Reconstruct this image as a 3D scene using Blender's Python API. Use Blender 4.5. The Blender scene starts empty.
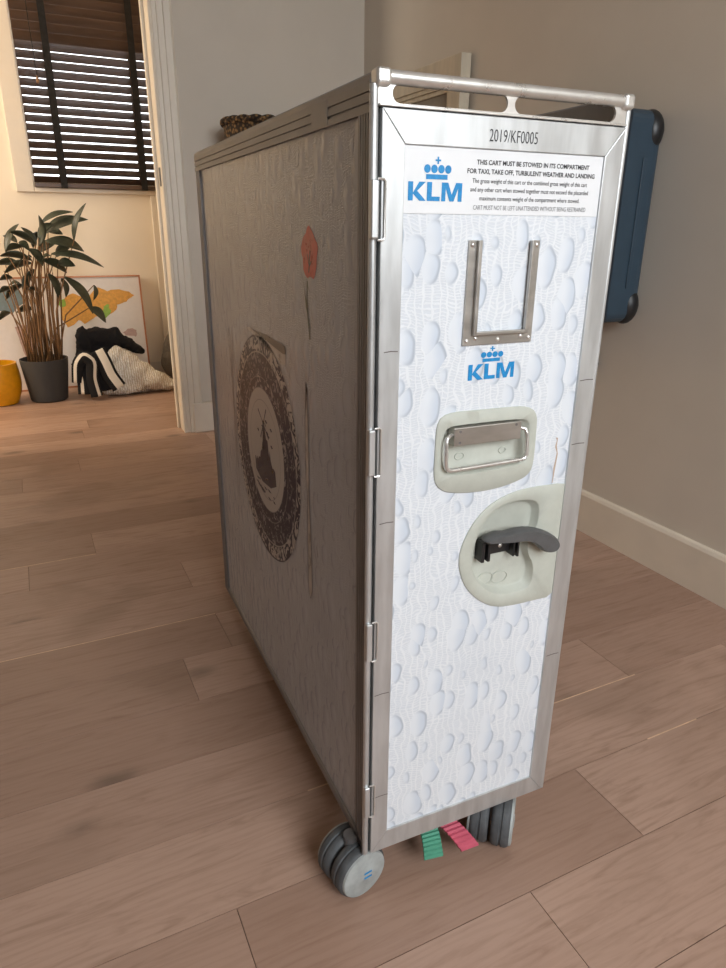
import bpy, bmesh, math, random
from mathutils import Vector, Matrix
random.seed(7)
PI = math.pi
SC = bpy.context.scene
COL = SC.collection

# ------------------------------------------------------------------ camera
cd = bpy.data.cameras.new('camera'); cam = bpy.data.objects.new('camera', cd); COL.objects.link(cam)
Rm = Matrix(((0.90037957, 0.14677128, -0.40960325), (-0.43503266, 0.32087113, -0.84130156), (0.00795095, 0.93568152, 0.35275611)))
cam.matrix_world = Matrix.Translation((-0.30925828, -0.61904762, 0.88949582)) @ Rm.to_4x4()
cd.sensor_fit = 'VERTICAL'; cd.sensor_height = 36.0; cd.lens = 36.0 * 678.29 / 968.0
cd.clip_start = 0.02
SC.camera = cam
TH = 0.02851

# ------------------------------------------------------------------ world, lights, exposure
w = bpy.data.worlds.new('sky'); SC.world = w; w.use_nodes = True
w.node_tree.nodes['Background'].inputs[0].default_value = (0.93, 0.96, 1.0, 1)
w.node_tree.nodes['Background'].inputs[1].default_value = 3.6

def area(name, loc, target, sx, sy, power, col):
    l = bpy.data.lights.new(name, 'AREA'); l.shape = 'RECTANGLE'; l.size = sx; l.size_y = sy
    l.energy = power; l.color = col
    o = bpy.data.objects.new(name, l); COL.objects.link(o); o.location = loc
    o.rotation_euler = (Vector(target) - Vector(loc)).to_track_quat('-Z', 'Y').to_euler()
    return o
wl = area('window_daylight', (0.25, -2.38, 1.85), (0.1, 0.0, 0.3), 1.4, 1.3, 27, (0.90, 0.955, 1.0))
wl.data.spread = 2.1
area('side_room_daylight', (-2.1, 2.98, 1.75), (0.2, 3.5, 0.6), 0.7, 1.1, 36, (1.0, 0.82, 0.60))
SC.view_settings.view_transform = 'Standard'
SC.view_settings.look = 'None'
SC.view_settings.exposure = 0.0
SC.view_settings.gamma = 1.0
SC.view_settings.use_curve_mapping = False

# ------------------------------------------------------------------ materials
def s2l(c):
    return tuple(((v / 255) / 12.92 if v / 255 <= 0.04045 else ((v / 255 + 0.055) / 1.055) ** 2.4) for v in c)
class NT:
    def __init__(s, name):
        s.m = bpy.data.materials.new(name); s.m.use_nodes = True
        s.t = s.m.node_tree; s.b = s.t.nodes['Principled BSDF']
    def n(s, typ, ins=None, **props):
        nd = s.t.nodes.new(typ)
        for k, v in props.items(): setattr(nd, k, v)
        for k, v in (ins or {}).items():
            if isinstance(v, bpy.types.NodeSocket): s.t.links.new(v, nd.inputs[k])
            else: nd.inputs[k].default_value = v
        return nd
    def math(s, op, a, b=0.0, c=0.0):
        return s.n('ShaderNodeMath', {0: a, 1: b, 2: c}, operation=op).outputs[0]
    def mix(s, f, a, b):
        nd = s.n('ShaderNodeMix', data_type='RGBA')
        for k, v in ((0, f), (6, a), (7, b)):
            if isinstance(v, bpy.types.NodeSocket): s.t.links.new(v, nd.inputs[k])
            else: nd.inputs[k].default_value = v if k == 0 else (*v, 1)[:4]
        return nd.outputs[2]
    def step(s, v, lo, hi, a=0.0, b=1.0):
        return s.n('ShaderNodeMapRange', {0: v, 1: lo, 2: hi, 3: a, 4: b}, interpolation_type='SMOOTHSTEP').outputs[0]
    def obj(s, scale=(1, 1, 1)):
        tc = s.n('ShaderNodeTexCoord')
        return s.n('ShaderNodeMapping', {0: tc.outputs['Object'], 3: scale}).outputs[0]
    def noise(s, vec, scale, detail=3, dist=0.0, rough=0.55):
        return s.n('ShaderNodeTexNoise', {'Vector': vec, 'Scale': scale, 'Detail': detail, 'Distortion': dist, 'Roughness': rough}).outputs[0]
    def bump(s, h, strength=0.3, dist=0.001):
        nd = s.n('ShaderNodeBump', {'Height': h, 'Strength': strength, 'Distance': dist})
        s.t.links.new(nd.outputs[0], s.b.inputs['Normal'])
    def set(s, k, v):
        if isinstance(v, bpy.types.NodeSocket): s.t.links.new(v, s.b.inputs[k])
        else: s.b.inputs[k].default_value = v

def simple(name, c, rough=0.5, metal=0.0, var=0.12, sc=40, bump=0.0, stretch=(1, 1, 1), spec=0.5):
    k = NT(name); v = k.obj(stretch); nz = k.noise(v, sc, 4)
    a = s2l(c)
    k.set('Base Color', k.mix(k.step(nz, 0.3, 0.7), tuple(x * (1 - var) for x in a), tuple(min(1, x * (1 + var)) for x in a)))
    k.set('Roughness', k.step(nz, 0.2, 0.8, rough * 0.85, min(1, rough * 1.15)))
    k.set('Metallic', metal); k.set('Specular IOR Level', spec)
    if bump: k.bump(nz, bump, 0.002)
    return k.m

M = {}
M['wall'] = simple('painted_plaster', (214, 204, 190), 0.8, var=0.03, sc=3, bump=0.05)
M['wall2'] = simple('cream_plaster', (246, 234, 214), 0.8, var=0.03, sc=3)
M['trim'] = simple('white_gloss_paint', (230, 219, 202), 0.45, var=0.03, sc=8)
M['ceiling'] = simple('ceiling_paint', (235, 232, 226), 0.9, var=0.02, sc=5)
M['alu'] = simple('scuffed_aluminium', (202, 204, 204), 0.42, 0.75, 0.10, 60, 0.05, (1, 1, 0.15))
M['alu_dark'] = simple('dull_anodised_aluminium', (132, 130, 130), 0.48, 0.6, 0.14, 50, 0.06, (1, 0.3, 0.3))
M['alu_bright'] = simple('worn_bright_aluminium', (222, 220, 216), 0.3, 0.8, 0.05, 60, 0.01)
M['steel'] = simple('brushed_steel', (184, 180, 174), 0.35, 0.85, 0.10, 60, 0.05, (0.3, 1, 1))
M['gap'] = simple('black_rubber_seal', (22, 22, 22), 0.7)
M['plastic'] = simple('grey_green_plastic', (184, 186, 175), 0.5, 0, 0.04, 60, 0.12)
M['lever'] = simple('dark_grey_nylon', (84, 84, 84), 0.45, 0, 0.1, 90, 0.1)
M['black'] = simple('black_plastic', (30, 30, 31), 0.4, 0, 0.1)
M['label'] = simple('white_label_film', (226, 227, 228), 0.4, 0, 0.01)
M['ink'] = simple('black_ink', (45, 44, 46), 0.5, 0, 0.1)
M['ink_grey'] = simple('grey_ink', (105, 105, 108), 0.5, 0, 0.1)
M['blue'] = simple('airline_blue_ink', (20, 132, 192), 0.45, 0, 0.12, 300)
M['tyre'] = simple('grey_rubber_tread', (76, 78, 80), 0.65, 0, 0.2, 60, 0.2)
M['hub'] = simple('pale_grey_wheel_disc', (158, 162, 160), 0.5, 0, 0.12, 60)
M['green'] = simple('green_plastic', (72, 142, 116), 0.5, 0, 0.1)
M['pink'] = simple('pink_plastic', (186, 80, 100), 0.5, 0, 0.1)
M['case'] = simple('navy_hard_shell', (50, 68, 82), 0.45, 0, 0.06, 30, 0.05)
M['case_dark'] = simple('dark_navy_trim', (30, 40, 50), 0.5, 0, 0.08)
M['blind'] = simple('dark_stained_slat', (84, 64, 50), 0.4, 0, 0.15, 20, 0, (0.2, 1, 1))
M['tape'] = simple('black_ladder_tape', (22, 20, 19), 0.85, 0, 0.1)
M['pot'] = simple('charcoal_clay', (62, 62, 62), 0.65, 0, 0.08)
M['yellow'] = simple('yellow_glaze', (228, 158, 12), 0.35, 0, 0.06)
M['soil'] = simple('potting_soil', (50, 38, 28), 0.95, 0, 0.4, 120, 0.8)
M['leaf'] = simple('dark_green_leaf', (54, 60, 46), 0.42, 0, 0.3, 25, 0.1)
M['stem'] = simple('reddish_brown_stem', (132, 98, 64), 0.6, 0, 0.25, 30)
M['copper'] = simple('copper_frame', (190, 130, 92), 0.4, 0.3, 0.08)
M['paper'] = simple('white_poster_paper', (232, 226, 222), 0.7, 0, 0.02)
M['map_orange'] = simple('orange_print', (226, 168, 84), 0.7, 0, 0.12, 60)
M['map_green'] = simple('green_print', (150, 186, 84), 0.7, 0, 0.1, 60)
M['map_blue'] = simple('grey_blue_print', (120, 138, 146), 0.7, 0, 0.1, 60)
M['map_rose'] = simple('dusty_rose_print', (196, 168, 162), 0.7, 0, 0.1, 60)
M['cloth_black'] = simple('black_fabric', (22, 22, 26), 0.95, 0, 0.3, 60, 0.3)
M['sack'] = simple('grey_woven_fabric', (118, 110, 100), 0.95, 0, 0.12, 90, 0.5)
M['wood_pale'] = simple('whitewashed_wood', (206, 194, 172), 0.6, 0, 0.1, 25, 0.1, (1, 1, 0.2))
M['canvas'] = simple('taupe_canvas', (150, 142, 130), 0.85, 0, 0.06, 80, 0.1)
M['stand'] = simple('oak_wood', (160, 122, 84), 0.5, 0, 0.15, 20, 0.1, (0.2, 1, 1))

# white cable knit
k = NT('white_cable_knit'); v = k.obj((1, 1, 1))
wv = k.n('ShaderNodeTexWave', {'Vector': v, 'Scale': 26, 'Distortion': 5, 'Detail': 2, 'Detail Scale': 3}).outputs[1]
k.set('Base Color', k.mix(wv, s2l((214, 202, 184)), s2l((252, 249, 243)))); k.set('Roughness', 0.95); k.bump(wv, 0.8, 0.006)
M['knit'] = k.m
# black and white striped knit
# basket weave
k = NT('seagrass_weave'); v = k.obj((1, 1, 1))
vo = k.n('ShaderNodeTexVoronoi', {'Vector': v, 'Scale': 75}).outputs[0]
k.set('Base Color', k.mix(k.step(vo, 0.15, 0.6), s2l((142, 108, 66)), s2l((38, 26, 14)))); k.set('Roughness', 0.85); k.bump(vo, -0.8, 0.006)
M['weave'] = k.m

# wooden floor: each board carries its own random value in an attribute
k = NT('oak_floor_boards')
at = k.n('ShaderNodeAttribute', attribute_name='board').outputs[0]
sep = k.n('ShaderNodeSeparateColor', {0: at})
tc = k.n('ShaderNodeTexCoord').outputs['Object']
off = k.n('ShaderNodeVectorMath', {0: at, 1: (13, 7, 5)}, operation='MULTIPLY').outputs[0]
pos = k.n('ShaderNodeVectorMath', {0: tc, 1: off}, operation='ADD').outputs[0]
ps = k.n('ShaderNodeMapping', {0: pos, 3: (1.1, 9, 1)}).outputs[0]
g1 = k.noise(ps, 4.5, 6, 1.6, 0.62)
g2 = k.noise(k.n('ShaderNodeMapping', {0: pos, 3: (4, 60, 1)}).outputs[0], 6, 4, 0.5)
g3 = k.noise(pos, 2.2, 3, 0.5)
rings = k.n('ShaderNodeTexWave', {'Vector': k.n('ShaderNodeMapping', {0: pos, 3: (0.9, 8, 1)}).outputs[0], 'Scale': 3.2, 'Distortion': 9, 'Detail': 3, 'Detail Scale': 1.2}, bands_direction='Y').outputs[1]
base = k.mix(sep.outputs[0], s2l((163, 132, 114)), s2l((186, 154, 135)))
dark = s2l((134, 103, 84))
c = k.mix(k.math('MULTIPLY', k.step(g1, 0.45, 0.78), 0.55), base, dark)
c = k.mix(k.math('MULTIPLY', k.step(g2, 0.5, 0.78), 0.16), c, s2l((124, 96, 78)))
c = k.mix(k.math('MULTIPLY', k.step(rings, 0.55, 1.0), 0.10), c, s2l((122, 90, 70)))
c = k.mix(k.math('MULTIPLY', k.step(g3, 0.50, 0.72), 0.45), c, s2l((132, 106, 88)))
# knots
kn = k.n('ShaderNodeTexVoronoi', {'Vector': k.n('ShaderNodeMapping', {0: pos, 3: (1.7, 3.4, 1)}).outputs[0], 'Scale': 1.5})
kd = k.math('ADD', kn.outputs[0], k.math('MULTIPLY', k.noise(pos, 30, 3), 0.06))
c = k.mix(k.math('MULTIPLY', k.step(kd, 0.05, 0.19, 1.0, 0.0), 0.65), c, s2l((92, 76, 66)))
k.set('Base Color', c)
k.set('Roughness', k.step(g1, 0.3, 0.8, 0.40, 0.52)); k.set('Specular IOR Level', 0.4)
k.bump(k.math('ADD', g2, k.math('MULTIPLY', rings, 0.4)), 0.12, 0.0006)
M['floor'] = k.m
M['groove'] = simple('floor_groove', (110, 84, 68), 0.8)
M['groove_pale'] = simple('pale_board_edge', (216, 182, 150), 0.6)

# embossed print of the cart door (white reptile / lace pattern)
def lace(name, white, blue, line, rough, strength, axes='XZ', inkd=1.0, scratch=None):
    k = NT(name); tc = k.n('ShaderNodeTexCoord').outputs['Object']
    sp = k.n('ShaderNodeSeparateXYZ', {0: tc})
    u = sp.outputs[0] if axes == 'XZ' else sp.outputs[1]
    p = k.n('ShaderNodeCombineXYZ', {0: u, 1: sp.outputs[2], 2: 0.0}).outputs[0]
    wob = k.n('ShaderNodeTexNoise', {'Vector': p, 'Scale': 28, 'Detail': 1}).outputs[1]
    wob = k.n('ShaderNodeVectorMath', {0: wob, 1: (0.5, 0.5, 0.5)}, operation='SUBTRACT').outputs[0]
    wob = k.n('ShaderNodeVectorMath', {0: wob, 3: 0.012}, operation='SCALE').outputs[0]
    q = k.n('ShaderNodeVectorMath', {0: p, 1: wob}, operation='ADD').outputs[0]
    vor = k.n('ShaderNodeTexVoronoi', {'Vector': k.n('ShaderNodeMapping', {0: q, 3: (36, 22, 1)}).outputs[0], 'Scale': 1.0, 'Randomness': 0.8}, voronoi_dimensions='2D')
    d = vor.outputs[0]
    rnd = k.n('ShaderNodeSeparateColor', {0: vor.outputs[1]}).outputs[0]
    rad = k.step(rnd, 0.0, 0.85, 0.16, 0.50)
    inside = k.step(k.math('SUBTRACT', d, rad), -0.06, 0.02, 1.0, 0.0)
    rim = k.math('MULTIPLY', inside, k.step(k.math('SUBTRACT', d, rad), -0.16, -0.02, 0.0, 1.0))
    # side of the blob: u minus cell centre
    pos = k.n('ShaderNodeSeparateXYZ', {0: vor.outputs[2]}).outputs[0]
    uu = k.math('MULTIPLY', k.n('ShaderNodeSeparateXYZ', {0: q}).outputs[0], 36.0)
    side = k.step(k.math('SUBTRACT', uu, pos), -0.25, 0.35, 0.0, 1.0)
    qn = k.n('ShaderNodeVectorMath', {0: q, 1: wob}, operation='ADD').outputs[0]
    h = k.n('ShaderNodeTexWave', {'Vector': k.n('ShaderNodeMapping', {0: qn, 3: (0.25, 1, 1)}).outputs[0], 'Scale': 95, 'Distortion': 3.5, 'Detail': 2, 'Detail Scale': 5}, bands_direction='Y').outputs[1]
    vv = k.n('ShaderNodeTexWave', {'Vector': qn, 'Scale': 34, 'Distortion': 3, 'Detail': 2, 'Detail Scale': 2}, bands_direction='X').outputs[1]
    thin = k.math('MULTIPLY', k.step(h, 0.55, 0.95), 1.0)
    cord = k.step(vv, 0.72, 0.98)
    net = k.math('MAXIMUM', k.math('MULTIPLY', thin, 0.6), k.math('MULTIPLY', cord, 0.65))
    outside = k.math('SUBTRACT', 1.0, inside)
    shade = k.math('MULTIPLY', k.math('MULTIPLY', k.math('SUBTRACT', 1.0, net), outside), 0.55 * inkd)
    col = k.mix(shade, white, line)
    bl = k.math('MULTIPLY', inside, k.math('MULTIPLY_ADD', side, 0.6, 0.3))
    col = k.mix(k.math('MULTIPLY', bl, inkd), col, blue)
    col = k.mix(k.math('MULTIPLY', k.math('MULTIPLY', rim, side), 0.8 * inkd), col, tuple(x * 0.62 for x in blue))
    cl = k.noise(p, 9, 3)
    col = k.mix(k.math('MULTIPLY', k.step(cl, 0.45, 0.75), 0.25), col, line)
    if scratch: col = k.mix(k.math('MULTIPLY', k.step(k.noise(p, 24, 5, 2), 0.62, 0.75), scratch), col, s2l((120, 116, 112)))
    k.set('Base Color', col); k.set('Roughness', rough); k.set('Specular IOR Level', 0.35 if axes == 'XZ' else 0.2)
    hgt = k.math('ADD', k.math('MULTIPLY', net, k.math('MULTIPLY', outside, 0.5)), k.math('MULTIPLY', inside, k.step(d, 0.0, 0.45, 0.9, 0.2)))
    k.bump(hgt, strength, 0.0012)
    return k.m
M['lace'] = lace('embossed_lace_print', s2l((230, 232, 234)), s2l((194, 203, 215)), s2l((192, 199, 208)), 0.42, 0.5)
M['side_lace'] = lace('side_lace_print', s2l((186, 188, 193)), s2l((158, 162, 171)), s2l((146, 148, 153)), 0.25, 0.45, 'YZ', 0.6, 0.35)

# delft style plate print, radial
k = NT('blue_white_plate_print'); tc = k.n('ShaderNodeTexCoord').outputs['Object']
r = k.n('ShaderNodeVectorMath', {0: tc}, operation='LENGTH').outputs['Value']
rr = k.math('DIVIDE', r, 0.19)
nz = k.noise(tc, 75, 4, 1.5); nz2 = k.noise(tc, 38, 3, 2.5)
pale = s2l((186, 182, 178)); navy = s2l((30, 28, 56)); mid = s2l((158, 154, 156))
pat = k.step(nz, 0.50, 0.56)
pat2 = k.step(nz2, 0.47, 0.52)
col = k.mix(pat2, pale, navy)                                # outermost scroll border
def band(lo, hi): return k.math('MULTIPLY', k.step(rr, lo, lo + 0.012), k.step(rr, hi - 0.012, hi, 1.0, 0.0))
col = k.mix(band(-0.1, 0.86), col, k.mix(k.math('MULTIPLY', k.step(nz, 0.54, 0.60), 0.75), navy, mid))
col = k.mix(band(0.845, 0.865), col, pale)
col = k.mix(band(-0.1, 0.66), col, k.mix(k.step(nz2, 0.55, 0.6), navy, mid))
col = k.mix(band(0.64, 0.655), col, pale)
col = k.mix(band(-0.1, 0.56), col, pale)
col = k.mix(band(0.44, 0.455), col, navy)
col = k.mix(band(0.545, 0.56), col, navy)
col = k.mix(band(0.975, 1.2), col, navy)
k.set('Base Color', col); k.set('Roughness', 0.28); k.set('Specular IOR Level', 0.1)
k.bump(k.noise(tc, 90, 3), 0.1, 0.001)
M['plate'] = k.m
M['plate_ink'] = simple('plate_navy_ink', (34, 32, 60), 0.3, 0, 0.3, 80, spec=0.2)
M['line_ink'] = simple('thin_grey_ink', (112, 106, 104), 0.3, 0, 0.1, spec=0.2)
M['silver_ink'] = simple('printed_silver', (186, 180, 174), 0.3, 0, 0.15, 60, spec=0.2)
M['dark_ink'] = simple('printed_dark_grey', (78, 72, 70), 0.3, 0, 0.1, spec=0.2)
M['petal'] = simple('faded_red_print', (200, 72, 58), 0.3, 0, 0.12, 80, spec=0.2)
M['stalk'] = simple('dark_green_print', (76, 84, 66), 0.3, 0, 0.2, 80, spec=0.2)
k = NT('clear_window_glass'); k.set('Base Color', (1, 1, 1, 1)); k.set('Transmission Weight', 1.0); k.set('Roughness', 0.0); k.set('IOR', 1.1)
M['glass'] = k.m
M['brick'] = simple('brown_outside_wall', (150, 120, 96), 0.9, 0, 0.15, 6)

# ------------------------------------------------------------------ geometry helpers
def obj(name, bm, m, parent=None, loc=(0, 0, 0), smooth=False, bevel=0.0, seg=2, rot=None):
    bmesh.ops.recalc_face_normals(bm, faces=bm.faces)
    me = bpy.data.meshes.new(name); bm.to_mesh(me); bm.free()
    o = bpy.data.objects.new(name, me); COL.objects.link(o)
    for mm in (m if isinstance(m, (list, tuple)) else [m]): me.materials.append(M[mm] if isinstance(mm, str) else mm)
    o.location = loc
    if rot: o.rotation_euler = rot
    if parent: o.parent = parent
    if smooth:
        me.polygons.foreach_set('use_smooth', [True] * len(me.polygons))
        if smooth != 'all':
            me.set_sharp_from_angle(angle=math.radians(38))
    if bevel:
        b = o.modifiers.new('bevel', 'BEVEL'); b.width = bevel; b.segments = seg; b.limit_method = 'ANGLE'; b.angle_limit = math.radians(35)
    return o
def tag(o, label=None, cat=None, group=None, kind=None):
    if label: o['label'] = label
    if cat: o['category'] = cat
    if group: o['group'] = group
    if kind: o['kind'] = kind
    return o
def empty(name, label, cat, loc=(0, 0, 0), rz=0.0, group=None):
    o = bpy.data.objects.new(name, None); COL.objects.link(o); o.location = loc; o.rotation_euler = (0, 0, rz)
    o.empty_display_size = 0.1
    return tag(o, label, cat, group)
def box(bm, x0, x1, y0, y1, z0, z1, mi=0):
    vs = [bm.verts.new(p) for p in ((x0, y0, z0), (x1, y0, z0), (x1, y1, z0), (x0, y1, z0), (x0, y0, z1), (x1, y0, z1), (x1, y1, z1), (x0, y1, z1))]
    for f in ((0, 3, 2, 1), (4, 5, 6, 7), (0, 1, 5, 4), (1, 2, 6, 5), (2, 3, 7, 6), (3, 0, 4, 7)):
        bm.faces.new([vs[i] for i in f]).material_index = mi
    return vs
def B(): return bmesh.new()
def bx(*a): bm = B(); box(bm, *a); return bm
def tube(bm, pts, r, n=10, caps=True):
    pts = [Vector(p) for p in pts]; rs = r if isinstance(r, (list, tuple)) else [r] * len(pts)
    rings = []; up = None
    for i, p in enumerate(pts):
        t = (pts[min(i + 1, len(pts) - 1)] - pts[max(i - 1, 0)]).normalized()
        if up is None:
            up = Vector((0, 0, 1)) if abs(t.z) < 0.9 else Vector((1, 0, 0))
        a = (up - t * up.dot(t)).normalized(); b = t.cross(a); up = a
        rings.append([bm.verts.new(p + (a * math.cos(2 * PI * j / n) + b * math.sin(2 * PI * j / n)) * rs[i]) for j in range(n)])
    for i in range(len(rings) - 1):
        for j in range(n):
            bm.faces.new((rings[i][j], rings[i][(j + 1) % n], rings[i + 1][(j + 1) % n], rings[i + 1][j]))
    if caps: bm.faces.new(rings[0][::-1]); bm.faces.new(rings[-1])
    return bm
def cyl(bm, p0, p1, r, n=24): return tube(bm, [p0, p1], r, n)
def lathe(bm, prof, n=40, c=(0, 0, 0)):
    rings = []
    for (r, z) in prof:
        rings.append([bm.verts.new((c[0] + r * math.cos(2 * PI * j / n), c[1] + r * math.sin(2 * PI * j / n), c[2] + z)) for j in range(n)])
    for i in range(len(rings) - 1):
        for j in range(n):
            bm.faces.new((rings[i][j], rings[i][(j + 1) % n], rings[i + 1][(j + 1) % n], rings[i + 1][j]))
    if prof[0][0] > 1e-5: bm.faces.new(rings[0][::-1])
    if prof[-1][0] > 1e-5: bm.faces.new(rings[-1])
    bmesh.ops.remove_doubles(bm, verts=bm.verts, dist=1e-6)
    return bm
def prism(bm, pts, y0, y1, f=lambda a, d, b: (a, d, b)):
    """extrude polygon pts (a,b) between depths y0 and y1; f maps (a,depth,b) to xyz"""
    A = [bm.verts.new(f(a, y0, b)) for a, b in pts]; C = [bm.verts.new(f(a, y1, b)) for a, b in pts]
    n = len(pts)
    bm.faces.new(A); bm.faces.new(C[::-1])
    for i in range(n): bm.faces.new((A[i], C[i], C[(i + 1) % n], A[(i + 1) % n]))
    return bm
def flat(bm, pts, f):
    bm.faces.new([bm.verts.new(f(a, b)) for a, b in pts])
def chaikin(p, it=2):
    for _ in range(it):
        q = []
        for i in range(len(p)):
            a, b = Vector(p[i]), Vector(p[(i + 1) % len(p)])
            q += [tuple(a * 0.75 + b * 0.25), tuple(a * 0.25 + b * 0.75)]
        p = q
    return p
def radial(p, c, n=72):
    out = []
    for k_ in range(n):
        d = Vector((math.cos(2 * PI * k_ / n), math.sin(2 * PI * k_ / n))); best = None
        for i in range(len(p)):
            a = Vector(p[i]) - Vector(c); b = Vector(p[(i + 1) % len(p)]) - Vector(c); e = b - a
            den = d.x * e.y - d.y * e.x
            if abs(den) < 1e-12: continue
            t = (a.x * e.y - a.y * e.x) / den; s = (a.x * d.y - a.y * d.x) / den
            if t > 0 and -1e-6 <= s <= 1 + 1e-6 and (best is None or t > best): best = t
        out.append((c[0] + d.x * best, c[1] + d.y * best))
    return out

# ------------------------------------------------------------------ room shell
XR, YB, YB2, YF = 1.178, 2.46, 2.59, 3.75       # right wall, back wall (front/back face), wall of the room beyond
XL, YN, H = -3.4, -2.45, 2.65
def struct(name, bm, m, **kw):
    return tag(obj(name, bm, m, **kw), kind='structure')
# floor of separate boards
bm = B(); lay = bm.loops.layers.float_color.new('board')
PW, Y0 = 0.1555, -0.0916
joints = {0: [-0.167, 0.443, 2.3, -1.9], -1: [0.22, -1.4, 1.9], 2: [0.735, -1.15], 9: [-0.23, 1.4], 3: [-0.47, -0.7, 1.3], 1: [1.02, -0.9], 7: [-0.02, -1.6], 5: [0.0, -1.9]}
gp = 0.0006
for rrow in range(-17, 25):
    ya, yb = Y0 + rrow * PW, Y0 + (rrow + 1) * PW
    if yb > YF + 0.02: yb = min(yb, YF)
    if ya > YF: break
    js = joints.get(rrow)
    if not js:
        x = XL - random.random() * 1.4; js = []
        while x < 2.4: x += 1.2 + random.random() * 0.9; js.append(x)
    js = sorted([j for j in js if XL + .05 < j < 2.0])
    xs = [XL] + js + [2.0]
    for i in range(len(xs) - 1):
        vs = [bm.verts.new(p) for p in ((xs[i] + gp, ya + gp, 0), (xs[i + 1] - gp, ya + gp, 0), (xs[i + 1] - gp, yb - gp, 0), (xs[i] + gp, yb - gp, 0))]
        vb = [bm.verts.new((v_.co.x, v_.co.y, -0.002)) for v_ in vs]
        fs = [bm.faces.new(vs)] + [bm.faces.new((vs[(j + 1) % 4], vs[j], vb[j], vb[(j + 1) % 4])) for j in range(4)]
        tone = random.random(); o2, o3 = random.random(), random.random()
        if rrow == 3 and i == 1: tone = -0.8
        for f in fs:
            for lp in f.loops: lp[lay] = (tone, o2, o3, 1)
me = bpy.data.meshes.new('floor'); bm.to_mesh(me); bm.free(); me.materials.append(M['floor'])
fl = bpy.data.objects.new('floor', me); COL.objects.link(fl); tag(fl, kind='structure')
struct('trim_5', bx(XL, 2.0, YN, YF, -0.06, -0.002), 'groove')
# pale worn board edges
bm = B()
for (xa, xb, row) in ((-1.2, 0.0, 6), (-1.4, -0.23, 9), (0.62, 0.75, 1), (0.0, 0.75, 2), (-1.5, 0.3, 21)):
    y = Y0 + row * PW; box(bm, xa, xb, y - 0.0016, y + 0.0010, -0.0021, 0.0001)
struct('trim_6', bm, 'groove_pale')

struct('ceiling', bx(XL - .1, 2.1, YN - .1, YF + .2, H, H + 0.1), 'ceiling')
struct('wall_right', bx(XR, XR + 0.12, YN, YB2, 0, H), 'wall')
bm = B(); box(bm, 0.285, XR, YB, YB2, 0, H); box(bm, XL, -0.83, YB, YB2, 0, H); box(bm, -0.83, 0.285, YB, YB2, 2.1, H)
struct('wall_back', bm, 'wall')
struct('wall_left', bx(XL - 0.12, XL, YN, YB2, 0, H), 'wall')
bm = B(); box(bm, XL, -0.55, YN - .12, YN, 0, H); box(bm, 1.0, XR, YN - .12, YN, 0, H); box(bm, -0.55, 1.0, YN - .12, YN, 0, 1.1); box(bm, -0.55, 1.0, YN - .12, YN, 2.55, H)
struct('wall_front', bm, 'wall')
# window wall of the next room with opening
WX0, WX1, WZ0, WZ1 = -0.21, 0.62, 1.075, 2.25
bm = B(); box(bm, -2.3, WX0, YF, YF + .16, 0, H); box(bm, WX1, 1.3, YF, YF + .16, 0, H); box(bm, WX0, WX1, YF, YF + .16, 0, WZ0); box(bm, WX0, WX1, YF, YF + .16, WZ1, H)
struct('wall_far', bm, 'wall2')
struct('wall_far_right', bx(1.18, 1.3, YB2, YF, 0, H), 'wall2')
bm = B(); box(bm, -2.42, -2.3, YB2, YF, 0, 1.2); box(bm, -2.42, -2.3, YB2, YF, 2.3, H); box(bm, -2.42, -2.3, YB2, 2.62, 1.2, 2.3); box(bm, -2.42, -2.3, 3.4, YF, 1.2, 2.3)
struct('wall_far_left', bm, 'wall2')
# skirting boards with a rounded top
def skirt(name, p0, p1, inward, h=0.132, t=0.014):
    prof = [(0, 0), (t, 0), (t, h - 0.012), (t * 0.75, h - 0.003), (t * 0.45, h), (0, h)]
    bm = B(); d = Vector(p1) - Vector(p0); n = Vector(inward)
    A = [bm.verts.new(Vector(p0) + n * a + Vector((0, 0, b))) for a, b in prof]; C = [bm.verts.new(Vector(p1) + n * a + Vector((0, 0, b))) for a, b in prof]
    bm.faces.new(A); bm.faces.new(C[::-1])
    for i in range(len(prof)): bm.faces.new((A[i], C[i], C[(i + 1) % len(prof)], A[(i + 1) % len(prof)]))
    return struct(name, bm, 'trim')
skirt('baseboard_right', (XR, YN, 0), (XR, YB, 0), (-1, 0, 0), 0.131)
skirt('baseboard_back', (0.40, YB, 0), (XR - .014, YB, 0), (0, -1, 0), 0.131)
skirt('baseboard_left', (XL, YN, 0), (XL, YB, 0), (1, 0, 0))
# doorway casing: reveal lining, stepped casing, plinth block
root = empty('trim_1', None, None); tag(root, kind='structure')
obj('jamb_lining', bx(0.268, 0.285, YB - 0.002, YB2 + 0.002, 0, 2.1), 'trim', root, bevel=0.002)
bm = B(); box(bm, 0.256, 0.268, YB2 - 0.055, YB2 - 0.03, 0, 2.1)
obj('door_stop', bm, 'trim', root, bevel=0.002)
def casing_bm(x0, z0, z1, s):
    bm = B()
    prof = [(0, 0.0), (0, 0.012), (0.010, 0.016), (0.014, 0.012), (0.028, 0.013), (0.031, 0.018), (0.052, 0.019), (0.055, 0.023), (0.078, 0.024), (0.088, 0.018), (0.090, 0.0)]
    prism(bm, [(x0 + s * a, b) for a, b in prof], z0, z1, lambda a, d, b: (a, YB - b, d)); return bm
obj('casing', casing_bm(0.268, 0.0, 2.18, 1), 'trim', root)
obj('plinth_block', bx(0.312, 0.400, YB - 0.032, YB, 0, 0.135), 'trim', root, bevel=0.003)
bm = B(); box(bm, 0.2655, 0.2682, YB + 0.02, YB + 0.045, 1.045, 1.115)
obj('strike_plate', bm, 'lever', root)
root = empty('trim_2', None, None); tag(root, kind='structure')
obj('jamb_lining', bx(-0.83, -0.813, YB - 0.002, YB2 + 0.002, 0, 2.1), 'trim', root, bevel=0.002)
obj('casing', casing_bm(-0.813, 0, 2.18, -1), 'trim', root)
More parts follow.
